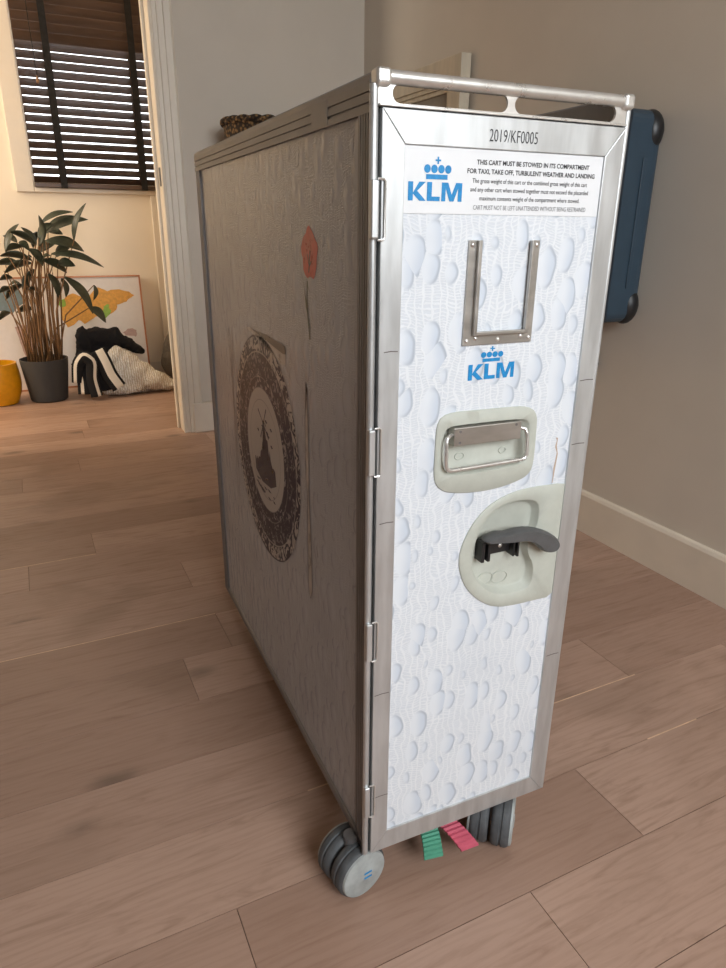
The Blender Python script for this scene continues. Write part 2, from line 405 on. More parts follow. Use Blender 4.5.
obj('head_lining', bx(-0.813, 0.268, YB - 0.002, YB2 + 0.002, 2.085, 2.1), 'trim', root)
# window with its frame
wn = empty('window_1', None, None); tag(wn, kind='structure')
bm = B(); box(bm, -0.262, -0.172, YF - 0.022, YF, 1.058, 2.3); box(bm, 0.52, 0.66, YF - 0.022, YF, 1.058, 2.3); box(bm, -0.172, 0.52, YF - 0.022, YF, 1.058, 1.083); box(bm, -0.172, 0.52, YF - .022, YF, 2.22, 2.3)
obj('window_frame', bm, 'trim', wn, bevel=0.004)
bm = B(); box(bm, WX0, WX0 + .05, YF + .09, YF + .14, WZ0, WZ1); box(bm, WX1 - .05, WX1, YF + .09, YF + .14, WZ0, WZ1); box(bm, WX0 + .05, WX1 - .05, YF + .09, YF + .14, WZ0, WZ0 + .05); box(bm, WX0 + .05, WX1 - .05, YF + .09, YF + .14, WZ1 - .05, WZ1)
obj('sash', bm, 'trim', wn, bevel=0.003)
obj('pane', bx(WX0 + .05, WX1 - .05, YF + .11, YF + .114, WZ0 + .05, WZ1 - .05), 'glass', wn)
# raised panelling below the window
bm = B(); box(bm, 0.432, 0.66, YF - 0.020, YF, 0.0, 1.056); box(bm, -0.262, 0.432, YF - .006, YF, 0, 0.1)
struct('trim_3', bm, 'trim', bevel=0.003)

# ------------------------------------------------------------------ venetian blind
bl = empty('window_blind', 'dark wooden venetian blind with black ladder tapes in the far window', 'blind', (0, YF - 0.026, 1.085))
SX0, SX1, TILT = -0.168, 0.516, math.radians(34)
for i in range(27):
    z = 0.038 + i * 0.0415
    bm = B(); n = 4; wd = 0.050
    TI = TILT if i < 16 else math.radians(52)
    rows = []
    for x in (SX0, SX1):
        top = []; bot = []
        for j in range(n + 1):
            t = -wd / 2 + wd * j / n; cr = 0.0022 * (1 - (2 * j / n - 1) ** 2)
            top.append(bm.verts.new((x, -t * math.cos(TI), z + t * math.sin(TI) + cr + 0.0012)))
            bot.append(bm.verts.new((x, -t * math.cos(TI), z + t * math.sin(TI) + cr - 0.0012)))
        rows.append((top, bot))
    (ta, ba), (tb, bb_) = rows
    for j in range(n):
        bm.faces.new((ta[j], ta[j + 1], tb[j + 1], tb[j])); bm.faces.new((ba[j], bb_[j], bb_[j + 1], ba[j + 1]))
    bm.faces.new((ta[0], tb[0], bb_[0], ba[0])); bm.faces.new((ta[n], ba[n], bb_[n], tb[n]))
    bm.faces.new(ta + ba[::-1]); bm.faces.new(tb[::-1] + bb_)
    obj('slat', bm, 'blind', bl)
obj('bottom_rail', bx(SX0, SX1, -0.022, 0.022, -0.002, 0.020), 'blind', bl, bevel=0.002)
obj('head_rail', bx(SX0, SX1, -0.026, 0.024, 1.14, 1.19), 'blind', bl, bevel=0.002)
for x in (-0.022, 0.400):
    bm = B(); box(bm, x - .017, x + .017, -0.0275, -0.0262, -0.003, 1.14); box(bm, x - .017, x + .017, 0.0262, 0.0275, -0.003, 1.14)
    box(bm, x - .017, x + .017, -0.0262, 0.0262, -0.0035, -0.002)
    obj('ladder_tape', bm, 'tape', bl)
bm = B(); tube(bm, [(-0.09, -0.03, 1.14), (-0.088, -0.031, 0.80), (-0.083, -0.031, 0.52)], 0.0018, 6)
cd1 = obj('pull_cord', bm, 'tape', bl)
bm = B(); lathe(bm, [(0.001, 0), (0.007, 0.004), (0.008, 0.018), (0.003, 0.034), (0.001, 0.036)], 14, (-0.083, -0.031, 0.487)); obj('cord_pull', bm, 'stem', bl, smooth=True)
# ------------------------------------------------------------------ house across the street, seen between the slats
bm = B(); box(bm, -2.5, 3.2, 9.0, 9.3, -3.0, 0.2)
tag(obj('garden_wall', bm, 'brick'), 'brown wall outside, seen between the slats of the blind', 'wall')

# ------------------------------------------------------------------ THE CART
cart = empty('airline_galley_cart', 'tall narrow silver airline galley cart with blue crown logos on its white door', 'trolley', (0, 0, 0), -TH)
W_, D_, ZB, ZT = 0.302, 0.816, 0.082, 1.023
fx = lambda y: (lambda a, b: (a, y, b))
# body shell: right side, back, bottom, top tray
bm = B(); box(bm, W_ - 0.012, W_, 0.012, D_ - .03, ZB + .004, ZT - 0.034); box(bm, 0.008, W_ - .012, D_ - 0.03, D_ - .012, ZB + .004, ZT - 0.034); box(bm, 0.008, W_ - .012, 0.034, D_ - .03, ZB + .004, ZB + .016); box(bm, 0.008, W_ - .012, 0.034, D_ - .03, 0.965, 0.975)
obj('body', bm, 'alu_dark', cart)
# left side panel
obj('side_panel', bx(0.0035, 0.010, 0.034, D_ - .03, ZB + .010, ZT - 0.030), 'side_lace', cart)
# grooved profiles
def groovy(x_in, a0, a1, n, depth=0.0016, gw=0.0022):
    """outline running from a0 to a1 at x=0 with n grooves, closed at x_in"""
    pts = [(x_in, a0), (0, a0)] if True else []
    for i in range(n):
        c_ = a0 + (a1 - a0) * (i + 1) / (n + 1)
        pts += [(0, c_ - gw / 2), (depth, c_ - gw / 2 + 0.0004), (depth, c_ + gw / 2 - 0.0004), (0, c_ + gw / 2)]
    pts += [(0, a1), (x_in, a1)]
    return pts
prf = groovy(0.014, 0.006, 0.036, 4)
for nm, y0, sgn in (('front_post', 0, 1), ('rear_post', D_, -1)):
    bm = B(); prism(bm, [(a, y0 + sgn * b) for a, b in prf], ZB + 0.004, ZT - 0.034, lambda a, d, b: (a, b, d))
    prism(bm, [(W_ - a, y0 + sgn * b) for a, b in prf], ZB + 0.004, ZT - 0.034, lambda a, d, b: (a, b, d))
    obj(nm, bm, 'alu_dark', cart)
# top rails on both sides
prf = [(0.006, ZT - 0.034), (0, ZT - 0.034), (0, ZT - .028), (0.0015, ZT - .0275), (0.0015, ZT - .0255), (0, ZT - .025), (0, ZT - .019), (0.0013, ZT - .0185), (0.0013, ZT - .0168), (0, ZT - .0162), (0, ZT - .0085), (0.0015, ZT - .003), (0.0045, ZT - .0005), (0.008, ZT), (0.011, ZT - .002), (0.012, ZT - .034)]
bm = B()
prism(bm, prf, 0.010, D_, lambda a, d, b: (a, d, b)); obj('top_rail', bm, 'alu_dark', cart)
bm = B(); prism(bm, [(W_ - a, b) for a, b in prf], 0.010, D_, lambda a, d, b: (a, d, b)); obj('top_rail', bm, 'alu_dark', cart)
# worn tape residue on the left top rail
bm = B(); box(bm, -0.0003, 0.0001, 0.115, 0.165, ZT - .033, ZT - .009); obj('tape_residue', bm, 'alu_dark', cart)
# bottom rails
bm = B(); box(bm, 0.0, 0.012, 0.010, D_ - .002, ZB, ZB + 0.016); obj('bottom_rail', bm, 'alu_dark', cart, bevel=0.003)
bm = B(); box(bm, W_ - .012, W_, 0.010, D_ - .002, ZB, ZB + 0.016); obj('bottom_rail', bm, 'alu_dark', cart, bevel=0.003)
# bright rounded front edges
for x in (0.0018, W_ - 0.0018):
    bm = B(); tube(bm, [(x, 0.0045, ZB + .001), (x, 0.0045, ZT - 0.012)], 0.0042, 12); obj('edge_strip', bm, 'alu', cart, smooth=True)
bm = B(); box(bm, 0.006, 0.012, 0.006, 0.0122, ZB + .001, 0.9935); box(bm, W_ - .012, W_ - 0.006, 0.006, 0.0122, ZB + .001, 0.9935); box(bm, 0.012, W_ - .012, 0.006, 0.0122, 0.985, 0.9935); obj('door_seal', bm, 'gap', cart)
# slotted plate under the front tube
sp_top, sp_bot = 1.0135, 0.9945
def slot(x0, x1, z0=0.9967, z1=1.0125, n=8):
    r_ = (z1 - z0) / 2; c_ = (z0 + z1) / 2; pts = []
    for i in range(n + 1): a = PI / 2 + PI * i / n; pts.append((x0 + r_ + r_ * math.cos(a), c_ + r_ * math.sin(a)))
    for i in range(n + 1): a = -PI / 2 + PI * i / n; pts.append((x1 - r_ + r_ * math.cos(a), c_ + r_ * math.sin(a)))
    return pts
def holed(bm, outer, holes, y0, y1):
    for y in (y0, y1):
        es = []
        for loop in [outer] + holes:
            vs = [bm.verts.new((a, y, b)) for a, b in loop]
            es += [bm.edges.new((vs[i], vs[(i + 1) % len(vs)])) for i in range(len(vs))]
        bmesh.ops.triangle_fill(bm, edges=es, use_beauty=True)
    for loop in [outer] + holes:
        va = [bm.verts.new((a, y0, b)) for a, b in loop]; vb = [bm.verts.new((a, y1, b)) for a, b in loop]
        for i in range(len(loop)): bm.faces.new((va[i], va[(i + 1) % len(loop)], vb[(i + 1) % len(loop)], vb[i]))
    bmesh.ops.remove_doubles(bm, verts=bm.verts, dist=1e-6)
    return bm
bm = B(); holed(bm, [(0.005, sp_bot), (W_ - .005, sp_bot), (W_ - .005, sp_top), (0.005, sp_top)], [slot(0.019, 0.1455), slot(0.1535, 0.283)], 0.0015, 0.0045)
obj('handle_plate', bm, 'alu_bright', cart)
obj('door_ledge', bx(0.005, W_ - .005, -0.002, 0.012, 0.9935, 0.9958), 'alu_bright', cart, bevel=0.0006)
bm = B(); tube(bm, [(0.006, 0.003, 1.0172), (W_ - .006, 0.003, 1.0172)], 0.0063, 20)
obj('front_tube', bm, 'alu_bright', cart, smooth=True)
for x0, x1 in ((0.001, 0.0165), (W_ - 0.0135, W_ + .001)):
    bm = B(); box(bm, x0, x1, -0.0045, 0.012, 1.0090, 1.0242); obj('corner_cap', bm, 'alu_bright', cart, bevel=0.0040, seg=4)

# front door: mitred frame, printed panel with two openings
door = obj('door', bx(0.0095, W_ - .004, 0.0135, 0.034, 0.088, 0.988), 'alu_dark', cart)
o_ = (0.0085, 0.2975, 0.0835, 0.9925); i_ = (0.0325, 0.2735, 0.1150, 0.9635); g = 0.00015
def fr(pts, nm):
    bm = B(); prism(bm, pts, -0.0005, 0.0115, lambda a, d, b: (a, d, b)); obj(nm, bm, 'alu', door, bevel=0.0007)
fr([(o_[0], o_[3] - g), (o_[0], o_[2] + g), (i_[0], i_[2] + g), (i_[0], i_[3] - g)], 'frame_stile')
fr([(o_[1], o_[2] + g), (o_[1], o_[3] - g), (i_[1], i_[3] - g), (i_[1], i_[2] + g)], 'frame_stile')
fr([(o_[0] + g, o_[3]), (i_[0] + g, i_[3]), (i_[1] - g, i_[3]), (o_[1] - g, o_[3])], 'frame_rail')
fr([(o_[0] + g, o_[2]), (o_[1] - g, o_[2]), (i_[1] - g, i_[2]), (i_[0] + g, i_[2])], 'frame_rail')
HP = [(0.0817, 0.6861), (0.0882, 0.6953), (0.1023, 0.6988), (0.1335, 0.6980), (0.1901, 0.6972), (0.2086, 0.6945), (0.2189, 0.6850), (0.2200, 0.6633), (0.2204, 0.6231), (0.2161, 0.6094), (0.1957, 0.602), (0.1685, 0.5978), (0.1371, 0.5975), (0.1019, 0.6019), (0.0866, 0.6101), (0.0808, 0.6245), (0.0813, 0.6548)]
HD = [(0.0935, 0.6810), (0.1054, 0.6828), (0.1942, 0.6820), (0.207, 0.6784), (0.2092, 0.6684), (0.2089, 0.6307), (0.2047, 0.6250), (0.1395, 0.6225), (0.107, 0.6235), (0.0951, 0.6282), (0.0905, 0.6441), (0.0905, 0.6665)]
LP = [(0.2733, 0.5899), (0.2375, 0.5914), (0.2051, 0.5908), (0.1812, 0.5858), (0.1604, 0.5772), (0.1428, 0.5617), (0.1302, 0.5421), (0.1233, 0.5235), (0.122, 0.508), (0.1257, 0.489), (0.1356, 0.4683), (0.1516, 0.4504), (0.1703, 0.4364), (0.1887, 0.4295), (0.2151, 0.427), (0.2364, 0.427), (0.2733, 0.4262)]
LD = [(0.1955, 0.577), (0.2244, 0.5752), (0.236, 0.5662), (0.2362, 0.5481), (0.2342, 0.5345), (0.2254, 0.5295), (0.2232, 0.5159), (0.2251, 0.4991), (0.2362, 0.4826), (0.237, 0.4532), (0.2208, 0.4467), (0.187, 0.4483), (0.1604, 0.4639), (0.1466, 0.4834), (0.1406, 0.5042), (0.143, 0.5286), (0.1529, 0.5534), (0.1729, 0.5719)]
hp = radial(chaikin(HP, 1), (0.151, 0.647)); hd = radial(chaikin(HD, 2), (0.151, 0.652))
def dround(p, keep=0.2725):
    q = chaikin(p, 1); return [(0.2733 if a > keep else a, b) for a, b in q]
lp = radial([LP[0]] + chaikin(LP, 1)[2:-2] + [LP[-1]], (0.195, 0.510)); ld = radial(chaikin(LD, 2), (0.195, 0.510))
bm = B()
shrink = lambda p, c, k_: [(c[0] + (a - c[0]) * k_, c[1] + (b - c[1]) * k_) for a, b in p]
holed(bm, [(i_[0], i_[2]), (i_[1], i_[2]), (i_[1], i_[3]), (i_[0], i_[3])], [shrink(hp, (0.151, 0.647), 0.98), [(min(a, 0.2722), b) for a, b in shrink(lp, (0.195, 0.510), 0.985)]], 0.0022, 0.0120)
obj('front_panel', bm, 'lace', door)
def dish(nm, outer, inner, depth, ramp=0.9):
    bm = B(); n = len(outer)
    def ring(p, y): return [bm.verts.new((a, y, b)) for a, b in p]
    cx_ = sum(a for a, b in inner) / n; cz_ = sum(b for a, b in inner) / n
    out2 = [(a + (cx_ - a) * 0.018, b + (cz_ - b) * 0.018) for a, b in outer]
    rings = [ring(outer, 0.004), ring(outer, 0.0008), ring(out2, -0.0002), ring(shrink(inner, (cx_, cz_), 1.02), -0.0002), ring(inner, 0.0008), ring(shrink(inner, (cx_, cz_), ramp), depth - 0.0012), ring(shrink(inner, (cx_, cz_), ramp - .04), depth)]
    for a, b in zip(rings, rings[1:]):
        for i in range(n): bm.faces.new((a[i], a[(i + 1) % n], b[(i + 1) % n], b[i]))
    bm.faces.new(rings[-1])
    o = obj(nm, bm, 'plastic', door); me = o.data
    me.polygons.foreach_set('use_smooth', [True] * len(me.polygons)); me.set_sharp_from_angle(angle=math.radians(50))
    return o
# note: ring centre of the latch dish is taken from the same radial sampling
hpl = dish('handle_dish', hp, radial(chaikin(HD, 2), (0.151, 0.647)), 0.0115)
lpl = dish('latch_dish', lp, ld, 0.0118, 0.94)
for c_, rr_, o_p in (((0.120, 0.642), 0.006, hpl), ((0.180, 0.642), 0.005, hpl), ((0.170, 0.470), 0.012, lpl), ((0.192, 0.468), 0.012, lpl)):
    bm = B(); pts = [(c_[0] + rr_ * math.cos(2 * PI * i / 24), 0.0112, c_[1] + rr_ * 0.7 * math.sin(2 * PI * i / 24)) for i in range(25)]
    tube(bm, pts, 0.0007, 6, False); obj('moulded_ring', bm, 'plastic', o_p, smooth=True)
# pull handle: clamp bar and steel wire bail
bm = B(); prism(bm, [(0.1023, 0.6599), (0.1936, 0.6590), (0.1935, 0.6803), (0.1020, 0.6810)], -0.0042, 0.0095, lambda a, d, b: (a, d, b))
hb = obj('clamp_bar', bm, 'steel', door, bevel=0.0008)
for (a, b) in ((0.110, 0.6765), (0.110, 0.6635), (0.186, 0.677)):
    bm = B(); cyl(bm, (a, -0.0046, b), (a, -0.003, b), 0.0016, 12); obj('rivet', bm, 'alu_dark', hb)
bm = B(); tube(bm, [(0.1035, 0.002, 0.6725), (0.0975, -0.002, 0.6725), (0.0925, -0.0045, 0.6700), (0.0915, -0.0055, 0.6640), (0.0918, -0.006, 0.6430), (0.0925, -0.006, 0.6370), (0.0960, -0.006, 0.6330), (0.1010, -0.006, 0.6322), (0.1500, -0.006, 0.6326), (0.1960, -0.006, 0.6334), (0.2010, -0.006, 0.6350), (0.2030, -0.006, 0.6400), (0.2015, -0.0055, 0.6640), (0.2000, -0.004, 0.6700), (0.1925, 0.002, 0.6720)], 0.0026, 10)
obj('pull_handle', bm, 'alu_bright', door, smooth=True)
# latch: black bracket, screw, curved lever
bm = B()
for x0, x1, z0, z1 in ((0.1515, 0.1560, 0.5030, 0.5300), (0.1605, 0.1645, 0.5030, 0.5300), (0.1985, 0.2010, 0.5030, 0.5240), (0.2050, 0.2078, 0.5015, 0.5230)):
    box(bm, x0, x1, -0.0045, 0.0112, z0, z1)
box(bm, 0.1515, 0.2078, 0.0040, 0.0110, 0.5080, 0.5290); box(bm, 0.1560, 0.1605, 0.001, 0.004, 0.504, 0.530)
lb = obj('latch_bracket', bm, 'black', door, bevel=0.0006)
bm = B(); lathe(bm, [(0.0001, 0.0016), (0.0022, 0.001), (0.0030, 0)], 16)
for v_ in bm.verts: v_.co = Vector((0.184 + v_.co.x, 0.0040 - v_.co.z, 0.518 + v_.co.y))
obj('screw', bm, 'alu_bright', lb, smooth=True)
LV = [(0.1492, 0.5374), (0.1642, 0.5423), (0.1807, 0.5447), (0.2001, 0.5456), (0.2205, 0.5419), (0.2392, 0.534), (0.2534, 0.5246), (0.2584, 0.5167), (0.2567, 0.5101), (0.2506, 0.5066), (0.2414, 0.5072), (0.233, 0.5123), (0.2257, 0.5195), (0.2174, 0.5256), (0.2069, 0.5298), (0.1944, 0.5311), (0.1722, 0.533), (0.1556, 0.5318)]
LV = chaikin([(a, b) for a, b in LV], 1)
bm = B(); n = len(LV); cxm = sum(a for a, b in LV) / n
def infl(p, k_):
    out = []
    for i in range(len(p)):
        a = Vector(p[i - 1]); b = Vector(p[(i + 1) % len(p)]); t = (b - a).normalized(); out.append((p[i][0] + t.y * k_, p[i][1] - t.x * k_))
    return out
lay_ = []
for y, k_ in ((-0.004, 0.0028), (-0.0075, 0.0008), (-0.012, 0.0), (-0.0185, 0.0006), (-0.0225, 0.0026)):
    pp = infl(LV, k_ - 0.0013)
    lay_.append([bm.verts.new((a, y + (0.006 if a < 0.17 else 0), b)) for a, b in pp])
for a, b in zip(lay_, lay_[1:]):
    for i in range(n): bm.faces.new((a[i], a[(i + 1) % n], b[(i + 1) % n], b[i]))
bm.faces.new(lay_[0]); bm.faces.new(lay_[-1][::-1])
obj('latch_lever', bm, 'lever', door, smooth=True)
# drips of rust above the latch and scuffs
bm = B()
for pts in ([(0.2515, 0.652), (0.2535, 0.648), (0.2520, 0.640), (0.2555, 0.632), (0.2545, 0.622), (0.2530, 0.612), (0.2535, 0.600), (0.2530, 0.5925), (0.2542, 0.5925), (0.2550, 0.602), (0.2562, 0.616), (0.2575, 0.630), (0.2545, 0.641), (0.2550, 0.651)],):
    flat(bm, pts, lambda a, b: (a, 0.0019, b))
k = NT('rust_streak'); k.set('Base Color', (*s2l((186, 164, 146)), 1)); k.set('Roughness', 0.8); M['rust'] = k.m
obj('rust_streak', bm, 'rust', door)
# card holder: U channel with rivets
k_ = -0.0006
bm = B()
U = [(0.1095, 0.8790), (0.1095, 0.7720), (0.1985, 0.7720), (0.1985, 0.8790), (0.1890, 0.8790), (0.1855, 0.7860), (0.1855, 0.7860), (0.1225, 0.7860), (0.1205, 0.8790)]
U = [(0.1095, 0.8790), (0.1080, 0.7715), (0.1985, 0.7715), (0.1985, 0.8790), (0.1868, 0.8790), (0.1868, 0.7855), (0.1215, 0.7855), (0.1215, 0.8790)]
prism(bm, U, 0.0023, -0.0003, lambda a, d, b: (a, d, b))
ch = obj('card_holder', bm, 'steel', door, bevel=0.0005)
bm = B()
box(bm, 0.1185, 0.1230, -0.0048, 0.0000, 0.7835, 0.8790); box(bm, 0.1855, 0.1898, -0.0048, 0.0000, 0.7835, 0.8790); box(bm, 0.1185, 0.1898, -0.0048, 0.0000, 0.7820, 0.7862)
obj('channel_lip', bm, 'steel', ch, bevel=0.0009)
for a, b in ((0.1135, 0.8745), (0.1940, 0.8745), (0.1130, 0.7765), (0.1530, 0.7765), (0.1945, 0.7765), (0.1240, 0.7790), (0.1830, 0.7790)):
    bm = B(); lathe(bm, [(0.0001, 0.0016), (0.0018, 0.0012), (0.0028, 0)], 14)
    for v_ in bm.verts: v_.co = Vector((a + v_.co.x, -0.0003 - v_.co.z, b + v_.co.y))
    obj('rivet', bm, 'alu_bright', ch, smooth=True)
# white notice label
lab = obj('notice_label', bx(0.0330, 0.2730, 0.0014, 0.0022, 0.9035, 0.9630), 'label', door)
def text(nm, s, x0, x1, z0, z1, m, y, parent, bold=0.0, f=None):
    cu = bpy.data.curves.new('t', 'FONT'); cu.body = s; cu.resolution_u = 3; cu.offset = bold
    to = bpy.data.objects.new('t', cu); COL.objects.link(to)
    dg = bpy.context.evaluated_depsgraph_get(); me = bpy.data.meshes.new_from_object(to.evaluated_get(dg))
    bpy.data.objects.remove(to)
    xs = [v_.co.x for v_ in me.vertices]; ys = [v_.co.y for v_ in me.vertices]
    for v_ in me.vertices:
        a = x0 + (v_.co.x - min(xs)) / (max(xs) - min(xs)) * (x1 - x0); b = z0 + (v_.co.y - min(ys)) / (max(ys) - min(ys)) * (z1 - z0)
        v_.co = (a, y, b)
    me.materials.append(M[m]); o = bpy.data.objects.new(nm, me); COL.objects.link(o); o.parent = parent
    return o
YT = 0.0011
text('notice_text', 'THIS CART MUST BE STOWED IN ITS COMPARTMENT', 0.1135, 0.2550, 0.9495, 0.9540, 'ink', YT, lab, 0.022)
text('notice_text', 'FOR TAXI, TAKE OFF, TURBULENT WEATHER AND LANDING', 0.1030, 0.2635, 0.9405, 0.9458, 'ink', YT, lab, 0.022)
text('notice_text', 'The gross weight of this cart or the combined gross weight of this cart', 0.1095, 0.2545, 0.9315, 0.9370, 'ink', YT, lab, 0.006)
text('notice_text', 'and any other cart when stowed together must not exceed the placarded', 0.1075, 0.2570, 0.9235, 0.9290, 'ink', YT, lab, 0.006)
text('notice_text', 'maximum contents weight of the compartment where stowed.', 0.1190, 0.2465, 0.9155, 0.9210, 'ink', YT, lab, 0.006)
text('notice_text', 'CART MUST NOT BE LEFT UNATTENDED WITHOUT BEING RESTRAINED', 0.1120, 0.2560, 0.9080, 0.9123, 'ink_grey', YT, lab, 0.0)
text('serial_number', '2019/KF0005', 0.1250, 0.1830, 0.9705, 0.9815, 'ink', -0.0009, door, -0.008)
def logo(x0, x1, z0, z1, crx0, crx1, crz0, crz1, y, parent):
    bm = B(); wl = x1 - x0; h = z1 - z0
    f = lambda a, b: (x0 + a * wl / 3.0, y, z0 + b * h)
    t = 0.27
    flat(bm, [(0, 0), (t, 0), (t, 1), (0, 1)], f)
    flat(bm, [(t, 0.42), (0.60, 1.0), (0.95, 1.0), (0.50, 0.52), (0.98, 0), (0.62, 0), (t, 0.36)], f)
    flat(bm, [(1.03, 0), (1.75, 0), (1.75, 0.24), (1.30, 0.24), (1.30, 1), (1.03, 1)], f)
    flat(bm, [(1.84, 0), (2.07, 0), (2.07, 0.70), (2.30, 0), (2.54, 0), (2.77, 0.70), (2.77, 0), (3.0, 0), (3.0, 1), (2.64, 1), (2.42, 0.36), (2.20, 1), (1.84, 1)], f)
    cw = crx1 - crx0; chh = crz1 - crz0
    c = lambda a, b: (crx0 + a * cw, y, crz0 + b * chh)
    flat(bm, [(0.09, 0), (0.86, 0), (0.86, 0.22), (0.09, 0.22)], c)
    for i in range(4):
        xc = 0.125 + 0.25 * i
        flat(bm, [(xc + 0.118 * math.cos(2 * PI * j / 16), 0.46 + 0.19 * math.sin(2 * PI * j / 16)) for j in range(16)], c)
    flat(bm, [(0.45, 0.84), (0.47, 0.88), (0.40, 0.88), (0.40, 0.80), (0.47, 0.80), (0.47, 0.68), (0.53, 0.68), (0.53, 0.80), (0.60, 0.80), (0.60, 0.88), (0.53, 0.88), (0.53, 1.0), (0.47, 1.0), (0.47, 0.88)][2:], c)
    bmesh.ops.recalc_face_normals(bm, faces=bm.faces)
    me = bpy.data.meshes.new('logo'); bm.to_mesh(me); bm.free(); me.materials.append(M['blue'])
    o = bpy.data.objects.new('crown_logo', me); COL.objects.link(o); o.parent = parent
logo(0.0375, 0.0980, 0.9150, 0.9320, 0.0540, 0.0850, 0.9345, 0.9545, YT, lab)
logo(0.1190, 0.1800, 0.7325, 0.7500, 0.1340, 0.1640, 0.7520, 0.7690, 0.0018, door)
# hinges
for z0, z1 in ((0.880, 0.932), (0.638, 0.690), (0.400, 0.452), (0.153, 0.204)):
    bm = B(); box(bm, -0.0028, 0.0050, -0.0042, 0.004, z0, z1); hg = obj('hinge', bm, 'alu', cart, bevel=0.0018, seg=3)
    bm = B(); tube(bm, [(0.0045, -0.002, z0 - .001), (0.0100, -0.002, z0 - .001), (0.0118, -0.002, z0 + .001), (0.0118, -0.002, z1 - .001), (0.0100, -0.002, z1 + .001), (0.0045, -0.002, z1 + .001)], 0.0012, 8)
    obj('hinge_clip', bm, 'alu_bright', hg, smooth=True)
# scuffs on the door frame
bm = B()
for a0, a1, z in ((0.0125, 0.0300, 0.578), (0.0100, 0.0300, 0.345), (0.0100, 0.0320, 0.180), (0.2760, 0.2970, 0.330), (0.014, 0.030, 0.770), (0.2760, 0.2960, 0.720), (0.2750, 0.295, 0.640)):
    pts = [(a0, z), ((a0 + a1) / 2, z + .0007), (a1, z + .0002), (a1, z + .0012), ((a0 + a1) / 2, z + .0018), (a0, z + .001)]
    bm = B(); flat(bm, pts, lambda a, b: (a, -0.0009, b)); obj('scuff_mark', bm, 'line_ink', door)

# printed graphics of the side panel (x just outside the panel surface)
XP = 0.0031
side = [o for o in cart.children if o.name == 'side_panel'][0]
def pside(nm, polys, m, x=XP):
    bm = B()
    for p in polys: flat(bm, p, lambda a, b: (x, a, b))
    return obj(nm, bm, m, side)
bm = B(); bm.faces.new([bm.verts.new((0, 0.181 * math.cos(2 * PI * i / 72), 0.190 * math.sin(2 * PI * i / 72))) for i in range(72)])
obj('printed_plate', bm, 'plate', side, loc=(XP, 0.424, 0.541))
# windmill-like cluster in the middle of the plate
rnd = random.Random(3)
polys = []
cx_, cz_ = 0.425, 0.525
hull = [(cx_ - .062, cz_ - .028), (cx_ - .03, cz_ - .042), (cx_ + .02, cz_ - .046), (cx_ + .058, cz_ - .034)]
crown = [(cx_ + .060 - .118 * i / 26, cz_ - .012 + (0.058 * math.exp(-((i - 15) / 6.0) ** 2)) * (0.55 + 0.7 * rnd.random()) + rnd.uniform(-.004, .006)) for i in range(27)]
polys.append(hull + crown)
for i in range(16):
    a, b = cx_ + rnd.uniform(-.05, .05), cz_ + rnd.uniform(-.066, -.046); w2 = rnd.uniform(.004, .014)
    polys.append([(a - w2, b), (a, b - .0018), (a + w2, b + .0006), (a, b + .0022)])
for i in range(14):
    a, b = cx_ + rnd.uniform(-.045, .035), cz_ + rnd.uniform(.03, .085); w2 = rnd.uniform(.003, .009)
    polys.append([(a - w2, b), (a, b - .003), (a + w2, b + .001), (a, b + .0032)])
for (xa, xb, zc) in ((-.004, .004, .02),):
    polys.append([(cx_ + xa - .006, cz_ + .01), (cx_ + xb + .006, cz_ + .01), (cx_ + xb, cz_ + .066), (cx_ + xa, cz_ + .066)])
for a in (0.6, 2.17, 3.74, 5.31):
    d = Vector((math.cos(a), math.sin(a))); nn = Vector((-d.y, d.x)) * 0.0022; c0 = Vector((cx_, cz_ + .062))
    polys.append([tuple(c0 + nn * .4), tuple(c0 - nn * .4), tuple(c0 + d * .034 - nn), tuple(c0 + d * .034 + nn)])
pside('plate_motif', polys, 'plate_ink', XP - 0.0002)
# cutlery: outlines of a knife in front, a fork behind and a broad handled spoon above the plate
def strip(p, w):
    out_l, out_r = [], []
    for i in range(len(p)):
        a = Vector(p[max(i - 1, 0)]); b = Vector(p[min(i + 1, len(p) - 1)]); t = (b - a).normalized(); n_ = Vector((-t.y, t.x)) * w / 2
        out_l.append(tuple(Vector(p[i]) + n_)); out_r.append(tuple(Vector(p[i]) - n_))
    return out_l + out_r[::-1]
knife = [(0.2105, 0.700), (0.2160, 0.640), (0.2170, 0.560), (0.2120, 0.545), (0.2150, 0.480), (0.2170, 0.390), (0.2100, 0.374), (0.2010, 0.390), (0.2030, 0.480), (0.2070, 0.545), (0.2050, 0.560), (0.2050, 0.690)]
pside('printed_knife', [knife], 'silver_ink')
pside('knife_outline', [strip(knife[3:11], 0.0022), strip([(0.2170, 0.56), (0.2160, 0.64), (0.2105, 0.70), (0.2050, 0.69), (0.2050, 0.56)], 0.0016)], 'line_ink', XP - .0002)
fork = [(0.650, 0.720), (0.636, 0.715), (0.633, 0.650), (0.625, 0.62), (0.628, 0.50), (0.634, 0.39), (0.626, 0.375), (0.616, 0.39), (0.620, 0.50), (0.622, 0.62), (0.612, 0.65), (0.607, 0.715), (0.602, 0.72), (0.604, 0.645), (0.616, 0.612)]
pside('printed_fork', [strip(fork[3:10], 0.0028), strip([(0.635, 0.72), (0.633, 0.66), (0.625, 0.625)], 0.002), strip([(0.607, 0.72), (0.610, 0.66), (0.620, 0.625)], 0.002), strip([(0.621, 0.72), (0.622, 0.64)], 0.002)], 'line_ink')
pside('printed_spoon', [[(0.500, 0.733), (0.485, 0.737), (0.300, 0.727), (0.2930, 0.722), (0.2950, 0.707), (0.310, 0.705)]], 'silver_ink')
pside('spoon_dark_part', [[(0.470, 0.7355), (0.385, 0.737), (0.292, 0.733), (0.2925, 0.722), (0.305, 0.7205)]], 'dark_ink', XP - .0002)  # darker upper part of the two-tone spoon print
